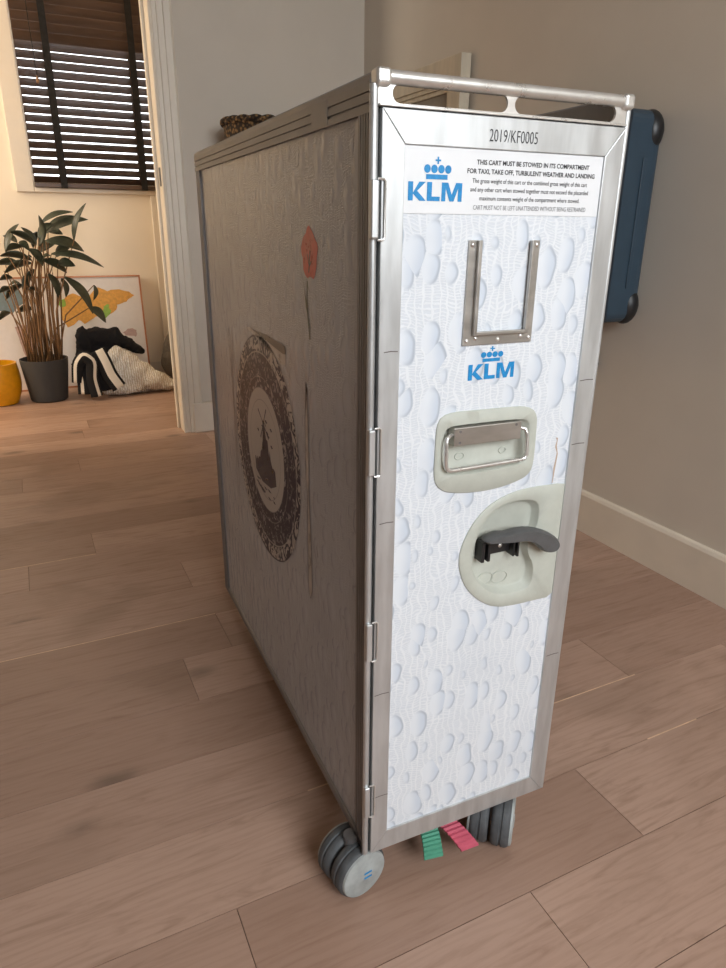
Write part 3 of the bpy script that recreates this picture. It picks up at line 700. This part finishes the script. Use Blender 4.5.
# poppy
pet = []
for i in range(28):
    a = 2 * PI * i / 28; r_ = 0.0265 + 0.0022 * math.sin(5 * a) + 0.001 * math.sin(9 * a + 1); pet.append((0.187 + r_ * 1.05 * math.cos(a), 0.860 + r_ * 1.1 * math.sin(a)))
pside('printed_poppy', [pet], 'petal')
pside('poppy_heart', [strip([(0.184, 0.864), (0.187, 0.850), (0.190, 0.838)], 0.003), strip([(0.193, 0.860), (0.190, 0.848)], 0.002), strip([(0.180, 0.852), (0.187, 0.846)], 0.002)], 'dark_ink', XP - .0002)
pside('printed_stalk', [strip([(0.196, 0.828), (0.199, 0.805), (0.196, 0.780), (0.191, 0.757)], 0.0035), [(0.199, 0.800), (0.210, 0.822), (0.214, 0.838), (0.209, 0.820), (0.203, 0.795), (0.197, 0.785)], [(0.197, 0.79), (0.190, 0.775), (0.188, 0.76), (0.192, 0.775)]], 'stalk')
bm = B(); flat(bm, [(0.176, 0.456), (0.180, 0.470), (0.176, 0.482), (0.178, 0.470), (0.174, 0.458)], lambda a, b: (XP, a, b)); obj('panel_scratch', bm, 'dark_ink', side); bm = B(); flat(bm, [(0.650, 0.742), (0.656, 0.745), (0.655, 0.738)], lambda a, b: (XP, a, b)); obj('panel_scratch', bm, 'dark_ink', side)

# casters
def caster(px, py, ang, label=None, ww=0.028, gapw=0.004, r_=0.0398):
    """twin wheel caster, axle direction at ang (cart frame), centre px,py"""
    c = empty('caster', None, None); del_keys = None
    c.parent = cart; c.location = (px, py, 0); c.rotation_euler = (0, 0, ang)
    bm = B(); cyl(bm, (0, 0, 0.072), (0, 0, ZB + 0.005), 0.011, 24); box(bm, -gapw / 2 + .0004, gapw / 2 - .0004, -0.010, 0.010, 0.040, 0.074)
    obj('swivel', bm, 'alu_dark', c, smooth=True)
    for s in (-1, 1):
        x0 = s * (gapw / 2 + .0003); x1 = s * (gapw / 2 + ww)
        xs = sorted((x0, x1)); L = xs[1] - xs[0]
        prof = [(0.012, 0), (r_ - 0.004, 0), (r_ - 0.0012, 0.0025), (r_, 0.006), (r_, L * 0.42), (r_ - 0.0018, L * 0.46), (r_ - 0.0018, L * 0.54), (r_, L * 0.58), (r_, L - 0.006), (r_ - .0012, L - .0025), (r_ - .004, L), (0.012, L)]
        bm = B(); lathe(bm, prof, 48)
        for v_ in bm.verts: v_.co = Vector((xs[0] + v_.co.z, v_.co.x, r_ + 0.0004 + v_.co.y))
        wh = obj('wheel', bm, 'tyre', c, smooth=True)
        # outer disc
        prof = [(0.0001, 0.0058), (0.009, 0.0056), (0.0105, 0.0046), (r_ - 0.009, 0.0046), (r_ - 0.0045, 0.0030), (r_ - 0.0035, 0.0), (0.0001, 0.0)]
        bm = B(); lathe(bm, prof, 48)
        for v_ in bm.verts: v_.co = Vector((x1 + s * v_.co.z * 1.0 - s * 0.0002, v_.co.x, r_ + .0004 + v_.co.y))
        obj('wheel_disc', bm, 'hub', wh, smooth=True)
        if label and s == label:
            bm = B()
            for dz in (-0.004, 0.004):
                flat(bm, [(-0.006, dz - .0022), (0.007, dz - .0012), (0.007, dz + .0022), (-0.006, dz + .0012)], lambda a, b: (x1 + s * 0.0060, a - 0.004, r_ + .001 + b))
            obj('blue_mark', bm, 'blue', wh)
    # fork fender on the outer side
    bm = B(); pts = [(-0.020, 0.030), (-0.034, 0.050), (-0.026, 0.072), (-0.010, 0.080), (0.014, 0.080), (0.028, 0.070), (0.034, 0.050), (0.020, 0.030), (0, 0.022)]
    return c
A_FL = math.radians(103)
cf = caster(-0.005, 0.037, A_FL, -1)
caster(0.224, 0.020, math.radians(-41))
caster(0.095, 0.745, 0.1)
caster(0.225, 0.745, 0.1)
for ya_, yb_ in ((0.020, 0.100), (0.715, 0.80)): obj('mounting_plate', bx(0.004, W_ - .004, ya_, yb_, ZB - 0.0012, ZB + .005), 'alu_dark', cart)
# brake pedals (ribbed)
def pedal(nm, a0, a1, b0, b1, m):
    """a0,a1: left/right start; b0,b1: left/right end  (x,y,z)"""
    bm = B(); rows = []; n = 8
    for i in range(n + 1):
        t = i / n; sag = math.sin(t * PI) * 0.006
        for k2 in (0, 1):
            tt = t + (0.0 if k2 == 0 else 0.5 / n)
            if tt > 1.001: continue
            L_ = Vector(a0).lerp(Vector(b0), tt); R_ = Vector(a1).lerp(Vector(b1), tt)
            up = Vector((0, -0.4, 0.9)) * (math.sin(tt * PI) * 0.005 + (0.0016 if k2 else 0))
            rows.append((L_ + up, R_ + up))
    th = Vector((0, 0.002, -0.0030))
    T = [(bm.verts.new(a), bm.verts.new(b)) for a, b in rows]; Bo = [(bm.verts.new(a + th), bm.verts.new(b + th)) for a, b in rows]
    for i in range(len(T) - 1):
        bm.faces.new((T[i][0], T[i][1], T[i + 1][1], T[i + 1][0])); bm.faces.new((Bo[i][0], Bo[i + 1][0], Bo[i + 1][1], Bo[i][1]))
        for s in (0, 1): bm.faces.new((T[i][s], T[i + 1][s], Bo[i + 1][s], Bo[i][s]))
    bm.faces.new((T[0][0], Bo[0][0], Bo[0][1], T[0][1])); bm.faces.new((T[-1][0], T[-1][1], Bo[-1][1], Bo[-1][0]))
    return obj(nm, bm, m, cart)
tag(pedal('brake_pedal', (0.1020, 0.030, 0.060), (0.1300, 0.030, 0.058), (0.0920, -0.006, 0.037), (0.1235, -0.006, 0.031), 'green'), 'green ribbed brake pedal')
tag(pedal('brake_pedal', (0.1270, 0.030, 0.062), (0.1540, 0.030, 0.062), (0.1530, -0.010, 0.0300), (0.1830, -0.010, 0.0290), 'pink'), 'pink ribbed brake pedal')
bm = B(); box(bm, 0.095, 0.160, 0.028, 0.040, 0.052, ZB); obj('pedal_bracket', bm, 'black', cart)

# ------------------------------------------------------------------ suitcase on a wall bracket
sc = empty('suitcase', 'dark blue hard suitcase with black corner bumpers, high against the right wall', 'suitcase', (1.055, 0.97, 0.657))
bm = B(); box(bm, -0.123, 0.1215, -0.232, 0.25, 0.0, 0.510); obj('shell', bm, 'case', sc, bevel=0.035, seg=5)
bm = B(); box(bm, -0.026, 0.010, -0.2345, 0.2525, 0.0, 0.5120); obj('zip_band', bm, 'case_dark', sc, bevel=0.034, seg=5)
for x in (0.058, -0.07):
    bm = B(); box(bm, x - .006, x + .006, -0.2355, -0.2325, 0.09, 0.40); obj('shell_rib', bm, 'case', sc, bevel=0.0028)
for y in (-1, 1):
    for z in (0, 1):
        bm = B(); yc = -0.203 if y < 0 else 0.222; zc = 0.045 if z == 0 else 0.462
        bmesh.ops.create_icosphere(bm, subdivisions=3, radius=1.0)
        for v_ in bm.verts: v_.co = Vector((0.090 + v_.co.x * 0.032, yc + v_.co.y * 0.038, zc + v_.co.z * 0.050))
        obj('corner_bumper', bm, 'black', sc, smooth='all')
bm = B(); tube(bm, [(-0.128, -0.10, 0.25), (-0.150, -0.10, 0.25), (-0.155, -0.07, 0.25), (-0.155, 0.07, 0.25), (-0.150, 0.10, 0.25), (-0.122, 0.10, 0.25)], 0.008, 10); obj('carry_handle', bm, 'black', sc, smooth=True)
bm = B(); cyl(bm, (-0.126, -0.15, 0.47), (-0.120, -0.15, 0.47), 0.006, 12); obj('stud', bm, 'black', sc)
br = empty('wall_bracket', 'black metal wall bracket below the blue suitcase, its rounded tip peeping out', 'bracket', (XR, 0.90, 0.52))
bm = B(); box(bm, -0.006, 0, -0.012, 0.012, 0.012, 0.136); obj('wall_plate', bm, 'black', br)
bm = B(); box(bm, -0.22, -0.002, -0.012, 0.28, 0.129, 0.1365); obj('support_arm', bm, 'black', br)
bm = B(); lathe(bm, [(0.001, -0.014), (0.010, -0.011), (0.014, 0), (0.010, 0.011), (0.001, 0.014)], 20, (-0.014, -0.030, 0.004)); obj('end_knob', bm, 'black', br, smooth='all')
bm = B(); tube(bm, [(-0.014, -0.030, 0.004), (-0.008, 0.0, 0.014), (-0.004, 0.0, 0.03)], 0.006, 10); obj('hook_arm', bm, 'black', br, smooth=True)

# ------------------------------------------------------------------ wooden frame leaning on the right wall
pf = empty('picture_frame', 'pale wooden frame leaning on the right wall, seen above the cart top', 'frame', (1.150, 1.93, 0.0))
def fbar(nm, y0, y1, z0, z1, steps):
    bm = B(); box(bm, -0.020, 0.020, y0, y1, z0, z1); obj(nm, bm, 'wood_pale', pf, bevel=0.002)
y0, y1, zt = -0.32, 0.47, 1.445
fbar('stile', y0, y0 + .075, 0.005, zt, 0); fbar('stile', y1 - .075, y1, 0.005, zt, 0)
fbar('rail', y0 + .075, y1 - .075, zt - .075, zt, 0); fbar('rail', y0 + .075, y1 - .075, 0.005, 0.08, 0)
bm = B()
for d_, e_ in ((0.075, 0.012), (0.090, 0.006)):
    box(bm, -e_, 0.010, y0 + d_, y1 - d_, zt - d_ - .014, zt - d_); box(bm, -e_, .010, y0 + d_, y0 + d_ + .014, .08, zt - d_ - .014)
    box(bm, -e_, .010, y1 - d_ - .014, y1 - d_, .08, zt - d_ - .014)
obj('inner_moulding', bm, 'wood_pale', pf)
obj('backing_board', bx(0.002, 0.009, y0 + .07, y1 - .07, 0.07, zt - .07), 'canvas', pf)

# ------------------------------------------------------------------ basket on a stand behind the cart
st = empty('plant_stand', 'tall oak stand by the back wall, hidden behind the cart', 'stand', (0.64, 2.26, 0))
obj('table_top', bx(-0.155, 0.155, -0.155, 0.155, 1.035, 1.055), 'stand', st, bevel=0.003)
for sx in (-1, 1):
    for sy in (-1, 1):
        obj('leg', bx(sx * .125 - .014, sx * .125 + .014, sy * .125 - .014, sy * .125 + .014, 0, 1.035), 'stand', st, bevel=0.002)
bk = empty('basket', 'brown seagrass basket peeping over the far end of the cart', 'basket', (0.64, 2.26, 1.056))
bm = B(); lathe(bm, [(0.11, 0), (0.135, 0.02), (0.150, 0.10), (0.155, 0.205), (0.148, 0.205), (0.143, 0.10), (0.128, 0.025), (0.001, 0.012)], 48); obj('bowl', bm, 'weave', bk, smooth=True)
bm = B(); N = 96
for s in (0, 1):
    pts = [((0.153 + 0.005 * math.cos(10 * 2 * PI * i / N + PI * s)) * math.cos(2 * PI * i / N), (0.153 + 0.005 * math.cos(10 * 2 * PI * i / N + PI * s)) * math.sin(2 * PI * i / N), 0.214 + 0.006 * math.sin(10 * 2 * PI * i / N + PI * s)) for i in range(N + 1)]
    tube(bm, pts, 0.010, 8, False)
obj('braided_rim', bm, 'weave', bk, smooth=True)

# ------------------------------------------------------------------ far room: potted plant
pl = empty('potted_plant', 'bushy potted plant with long dark leaves in a charcoal pot', 'plant', (-0.262, 3.40, 0))
def L(x, y, z): return (x + 0.262, y - 3.40, z)
bm = B(); lathe(bm, [(0.086, 0), (0.094, 0.006), (0.118, 0.20), (0.120, 0.225), (0.113, 0.225), (0.110, 0.20)], 40)
bm2 = obj('pot', bm, 'pot', pl, smooth=True)
bm = B(); lathe(bm, [(0.112, 0.196), (0.07, 0.204), (0.0001, 0.208)], 32); obj('soil', bm, 'soil', pl)
LEAV = [(0.903, -0.176, -0.019, 0.956, .022), (0.853, -0.168, 0.048, 0.921, .045), (0.822, -0.037, 0.04, 0.997, .022), (0.817, -0.169, 0.007, 0.765, .045), (0.755, -0.152, 0.087, 0.689, .030), (0.792, -0.202, -0.185, 0.938, .028), (0.792, -0.217, -0.271, 0.882, .028), (0.762, -0.357, -0.279, 0.897, .026), (0.725, -0.246, -0.389, 0.747, .032), (0.71, -0.249, -0.383, 0.66, .034), (0.644, -0.107, 0.005, 0.456, .040), (0.480, 0.000, 0.069, 0.402, .038), (0.708, -0.129, -0.048, 0.697, .038), (0.812, -0.292, -0.249, 0.771, .028), (0.639, -0.348, -0.407, 0.63, .026), (0.587, -0.356, -0.417, 0.568, .026), (0.472, -0.274, -0.357, 0.454, .034), (0.471, -0.384, -0.44, 0.431, .030), (0.598, 0.033, 0.019, 0.522, .022), (0.792, -0.276, -0.356, 0.772, .028), (0.634, -0.119, -0.111, 0.537, .026), (0.863, -0.147, -0.079, 0.848, .034),
        (0.80, -0.22, -0.33, 0.86, .03), (0.76, -0.21, -0.12, 0.80, .04), (0.73, -0.20, -0.09, 0.66, .036), (0.70, -0.30, -0.42, 0.70, .034), (0.78, -0.25, -0.20, 0.70, .036), (0.83, -0.20, -0.12, 0.90, .034), (0.68, -0.24, -0.30, 0.56, .034), (0.66, -0.18, -0.15, 0.54, .034), (0.86, -0.19, -0.23, 0.78, .03), (0.60, -0.30, -0.40, 0.52, .032), (0.74, -0.13, -0.05, 0.79, .036), (0.81, -0.30, -0.36, 0.84, .026)]
rnd = random.Random(11)
for i, (z0, x0, x1, z1, hw) in enumerate(LEAV):
    yo = 3.40 + rnd.uniform(-0.09, 0.09); dy = rnd.uniform(-0.05, 0.05)
    p0 = Vector(L(x0, yo, z0)); p1 = Vector(L(x1, yo + dy, z1)); d = p1 - p0; ln = d.length
    # widen so that blades read as in a real plant
    side_ = d.cross(Vector((0, 1, 0))).normalized()
    tilt = Vector((0, 1, 0)) * 0.75
    wdir = (side_ * 0.65 + tilt).normalized()
    nrm = d.cross(wdir).normalized()
    if nrm.z < 0: nrm = -nrm
    bm = B(); n = 10; rows = []
    for j in range(n + 1):
        t = j / n; w_ = hw * 0.95 * (math.sin(PI * min(1, t * 0.97 + .03)) ** 0.75) * (1 - 0.25 * t) + 0.0006
        c_ = p0 + d * t + nrm * (math.sin(PI * t) * ln * 0.12)
        rows.append([bm.verts.new(c_ - wdir * w_ + nrm * w_ * 0.28), bm.verts.new(c_ - wdir * w_ * .5 + nrm * w_ * 0.1), bm.verts.new(c_), bm.verts.new(c_ + wdir * w_ * .5 + nrm * w_ * 0.1), bm.verts.new(c_ + wdir * w_ + nrm * w_ * 0.28)])
    for a, b in zip(rows, rows[1:]):
        for q in range(4): bm.faces.new((a[q], a[q + 1], b[q + 1], b[q]))
    o = obj('leaf', bm, 'leaf', pl, smooth='all'); s = o.modifiers.new('thick', 'SOLIDIFY'); s.thickness = 0.0012
    # its stem
    a0 = rnd.uniform(0, 2 * PI); r0 = rnd.uniform(0.02, 0.085)
    b0 = Vector((r0 * math.cos(a0) + (x0 + .22) * 0.25, r0 * math.sin(a0), 0.20)); b0.x = max(-.09, min(.09, b0.x))
    mid = b0.lerp(p0, 0.55) + Vector((0, 0, 0.03)) + Vector((-(p0.x - b0.x) * 0.25, 0, 0))
    bm = B(); tube(bm, [b0, b0.lerp(mid, .5) + Vector((rnd.uniform(-.006, .006), 0, 0)), mid, mid.lerp(p0, 0.6), p0], [0.0042, 0.004, 0.0035, 0.003, 0.002], 6); obj('stem', bm, 'stem', pl, smooth='all')
for i in range(18):
    a0 = rnd.uniform(0, 2 * PI); r0 = rnd.uniform(0.02, 0.09); b0 = Vector((r0 * math.cos(a0), r0 * math.sin(a0) * .8, 0.20))
    tp = Vector((b0.x * (1.3 + rnd.random() * 1.2) + rnd.uniform(-.02, .03), b0.y * 1.5, rnd.uniform(0.48, 0.74)))
    bm = B(); tube(bm, [b0, b0.lerp(tp, .5) + Vector((b0.x * -.1, 0, 0)), tp], [0.004, 0.0036, 0.002], 6); obj('stem', bm, 'stem', pl, smooth='all')
    if i % 2 == 0:
        dd = Vector((rnd.uniform(-.07, .07), rnd.uniform(-.04, .04), rnd.uniform(-.03, .05))); bm = B(); rows = []
        for j in range(7):
            t = j / 6; w_ = 0.022 * math.sin(PI * min(1, t * .96 + .04)) + .0005; c_ = tp + dd * t + Vector((0, 0, 0.012 * math.sin(PI * t)))
            rows.append([bm.verts.new(c_ + Vector((0, -w_, 0.2 * w_))), bm.verts.new(c_), bm.verts.new(c_ + Vector((0, w_ * .7, w_ * .7)))])
        for a, b in zip(rows, rows[1:]):
            for q in range(2): bm.faces.new((a[q], a[q + 1], b[q + 1], b[q]))
        o = obj('leaf', bm, 'leaf', pl, smooth='all'); s = o.modifiers.new('thick', 'SOLIDIFY'); s.thickness = 0.001
yp = empty('plant_pot', 'yellow glazed pot with a round belly on the floor beside the charcoal pot', 'pot', (-0.497, 3.40, 0))
bm = B(); lathe(bm, [(0.075, 0), (0.084, 0.004), (0.105, 0.06), (0.112, 0.11), (0.108, 0.17), (0.100, 0.215), (0.092, 0.215), (0.098, 0.17)], 40); obj('pot_body', bm, 'yellow', yp, smooth=True)
bm = B(); lathe(bm, [(0.098, 0.185), (0.0001, 0.192)], 30); obj('soil', bm, 'soil', yp)

# ------------------------------------------------------------------ framed map leaning against the far wall
mp = empty('framed_map', 'world map poster in a thin copper frame leaning behind the plant', 'poster', (-0.23, 3.66, 0.0)); mp.rotation_euler = (math.radians(-5.5), 0, 0)
mw, mh = 0.545, 0.625
obj('poster', bx(-mw, mw, 0.0, 0.010, 0.003, mh - .003), 'paper', mp)
bm = B(); e = 0.009
box(bm, -mw - e, mw + e, -0.005, 0.013, mh - e, mh); box(bm, -mw - e, mw + e, -0.005, 0.013, 0.0, e); box(bm, -mw - e, -mw, -.005, .013, e, mh - e); box(bm, mw, mw + e, -.005, .013, e, mh - e)
obj('copper_frame', bm, 'copper', mp)
def mpoly(nm, pts, m):
    bm = B(); flat(bm, [(a + .23, b) for a, b in pts], lambda a, b: (a, -0.0008, b)); obj(nm, bm, m, mp)
rg = random.Random(5)
def rough(p, it=2, amp=0.008):
    for _ in range(it):
        q = []
        for i in range(len(p)):
            a, b = p[i], p[(i + 1) % len(p)]; q += [a, ((a[0] + b[0]) / 2 + rg.uniform(-amp, amp), (a[1] + b[1]) / 2 + rg.uniform(-amp, amp))]
        p = q; amp *= .5
    return p
mpoly('asia_print', rough([(0.072, 0.56), (0.132, 0.537), (0.218, 0.54), (0.28, 0.511), (0.232, 0.474), (0.177, 0.46), (0.15, 0.417), (0.085, 0.409), (0.041, 0.389), (-0.016, 0.359), (-0.044, 0.382), (-0.108, 0.343), (-0.134, 0.397), (-0.119, 0.482), (-0.056, 0.531), (0.022, 0.507)]), 'map_orange')
bm = B()
for p in ([(0.101, 0.452), (0.134, 0.461), (0.141, 0.428), (0.104, 0.386), (0.084, 0.398)], [(-0.13, 0.45), (-0.10, 0.47), (-0.10, 0.50), (-0.14, 0.50)]): bm = B(); flat(bm, [(a + .23, b) for a, b in rough(p)], lambda a, b: (a, -0.0013, b)); obj('green_region', bm, 'map_green', mp)
mpoly('america_print', rough([(-0.60, 0.57), (-0.42, 0.566), (-0.329, 0.563), (-0.31, 0.486), (-0.377, 0.435), (-0.436, 0.448), (-0.60, 0.52)]), 'map_blue')
mpoly('africa_print', rough([(-0.38, 0.36), (-0.30, 0.37), (-0.26, 0.30), (-0.29, 0.2), (-0.33, 0.14), (-0.36, 0.25)]), 'map_rose')
mpoly('islands_print', rough([(0.19, 0.30), (0.22, 0.32), (0.27, 0.31), (0.26, 0.27), (0.22, 0.28)]), 'map_rose')

# ------------------------------------------------------------------ garments on the floor
def soft(name, ctrl, m, label, cat, sub=2, noise=0.012, seed=1, scale=12, thick=None):
    """lumpy cloth heap: list of ellipsoids (x,y,z,rx,ry,rz) merged by voxel remesh"""
    bm = B()
    for (x, y, z, rx, ry, rz, *rot) in ctrl:
        t = B(); bmesh.ops.create_icosphere(t, subdivisions=3, radius=1.0)
        R_ = Matrix.Rotation(rot[0] if rot else 0, 4, 'Y')
        for v_ in t.verts: v_.co = (R_ @ Vector((v_.co.x * rx, v_.co.y * ry, v_.co.z * rz))) + Vector((x, y, z))
        me = bpy.data.meshes.new('t'); t.to_mesh(me); t.free(); bm.from_mesh(me); bpy.data.meshes.remove(me)
    o = obj(name, bm, m, smooth='all')
    r_ = o.modifiers.new('r', 'REMESH'); r_.mode = 'VOXEL'; r_.voxel_size = 0.007; r_.use_smooth_shade = True
    s = o.modifiers.new('s', 'SMOOTH'); s.factor = 0.8; s.iterations = 4
    tx = bpy.data.textures.new('folds', 'CLOUDS'); tx.noise_scale = 0.05; tx.noise_depth = 3
    d = o.modifiers.new('d', 'DISPLACE'); d.texture = tx; d.strength = noise; d.mid_level = 0.5; d.texture_coords = 'GLOBAL'
    dg = bpy.context.evaluated_depsgraph_get(); me = bpy.data.meshes.new_from_object(o.evaluated_get(dg))
    o.modifiers.clear(); o.data = me
    zmin = min(v_.co.z for v_ in me.vertices)
    for v_ in me.vertices:
        if v_.co.z < 0.001: v_.co.z = 0.001
    return tag(o, label, cat)
soft('jacket', [(-0.045, 3.53, 0.21, .045, .05, .17), (0.03, 3.55, 0.16, .11, .055, .16), (0.03, 3.54, 0.300, .10, .045, .055), (0.125, 3.54, 0.28, .045, .045, .075), (0.20, 3.53, 0.25, .10, .04, .032, 0.6), (0.10, 3.55, 0.09, .17, .05, .09), (-0.05, 3.53, 0.08, .06, .05, .08)], 'cloth_black', 'black jacket heaped against the map poster behind the white knit', 'jacket', noise=0.03)
soft('knit_blanket', [(0.10, 3.40, 0.20, .050, .045, .070, 0.4), (0.15, 3.39, 0.14, .08, .05, .10), (0.21, 3.38, 0.09, .11, .06, .09, 0.4), (0.29, 3.37, 0.065, .10, .07, .058, 0.25), (0.35, 3.37, 0.038, .075, .07, .036), (0.12, 3.36, 0.035, .12, .06, .036)], 'knit', 'cream cable knit blanket crumpled on the floor below the black jacket', 'blanket', noise=0.022)
# striped scarf: folded ribbons
k = NT('black_white_stripe'); v = k.obj((1, 1, 1))
sx_ = k.n('ShaderNodeUVMap')
at_ = k.n('ShaderNodeAttribute', attribute_name='stripe').outputs[2]
k.set('Base Color', k.mix(k.step(at_, 0.45, 0.55), s2l((24, 24, 26)), s2l((236, 228, 212)))); k.set('Roughness', 0.95); k.bump(k.noise(v, 160, 2), 0.3, 0.002); M['stripe'] = k.m
def ribbon(bm, lay_, pts, w, stripes):
    pts = [Vector(p) for p in pts]; q = []
    for i in range(len(pts) - 1):
        for t in range(6): q.append(pts[i].lerp(pts[i + 1], t / 6))
    q.append(pts[-1])
    for _ in range(3): q = [q[0]] + [(q[i - 1] + q[i] * 2 + q[i + 1]) / 4 for i in range(1, len(q) - 1)] + [q[-1]]
    n = 12; rows = []
    for i, p in enumerate(q):
        t = (q[min(i + 1, len(q) - 1)] - q[max(i - 1, 0)]).normalized(); s_ = t.cross(Vector((0, -1, 0.25))).normalized()
        rows.append([bm.verts.new(p + s_ * w * (j / n - .5) + Vector((0, -0.012 * math.sin(PI * j / n), 0))) for j in range(n + 1)])
    for a, b in zip(rows, rows[1:]):
        for j in range(n):
            f = bm.faces.new((a[j], a[j + 1], b[j + 1], b[j]))
            c_ = stripes[int(j * len(stripes) / n)]
            for lp_ in f.loops: lp_[lay_] = (c_, c_, c_, 1)
bm = B(); ly = bm.loops.layers.float_color.new('stripe')
ribbon(bm, ly, [(-0.115, 3.30, 0.10), (-0.105, 3.29, 0.20), (-0.07, 3.285, 0.245), (-0.03, 3.28, 0.21), (-0.045, 3.275, 0.12), (-0.03, 3.27, 0.022)], 0.055, [0, 1, 1, 0, 0, 0, 0, 0])
ribbon(bm, ly, [(0.005, 3.31, 0.265), (0.03, 3.29, 0.20), (0.05, 3.28, 0.13), (0.09, 3.275, 0.06)], 0.075, [0, 1, 1, 1, 0, 0])
ribbon(bm, ly, [(-0.09, 3.31, 0.21), (-0.07, 3.30, 0.12), (-0.075, 3.295, 0.035)], 0.09, [0, 0, 0, 0, 1, 0])
ribbon(bm, ly, [(0.0, 3.31, 0.22), (0.01, 3.305, 0.12), (0.02, 3.30, 0.045)], 0.09, [0, 0, 0, 0, 0, 0])
o = obj('scarf', bm, 'stripe', smooth='all'); s = o.modifiers.new('thick', 'SOLIDIFY'); s.thickness = 0.012; s.offset = 0
tag(o, 'black scarf with cream stripes folded over beside the charcoal pot', 'scarf')
soft('sack', [(0.50, 3.60, 0.12, .12, .10, .118), (0.50, 3.60, 0.20, .10, .08, .11), (0.49, 3.60, 0.31, .05, .045, .05), (0.475, 3.60, 0.355, .02, .02, .022)], 'sack', 'grey fabric sack with a gathered top half hidden by the door post', 'bag', noise=0.012)
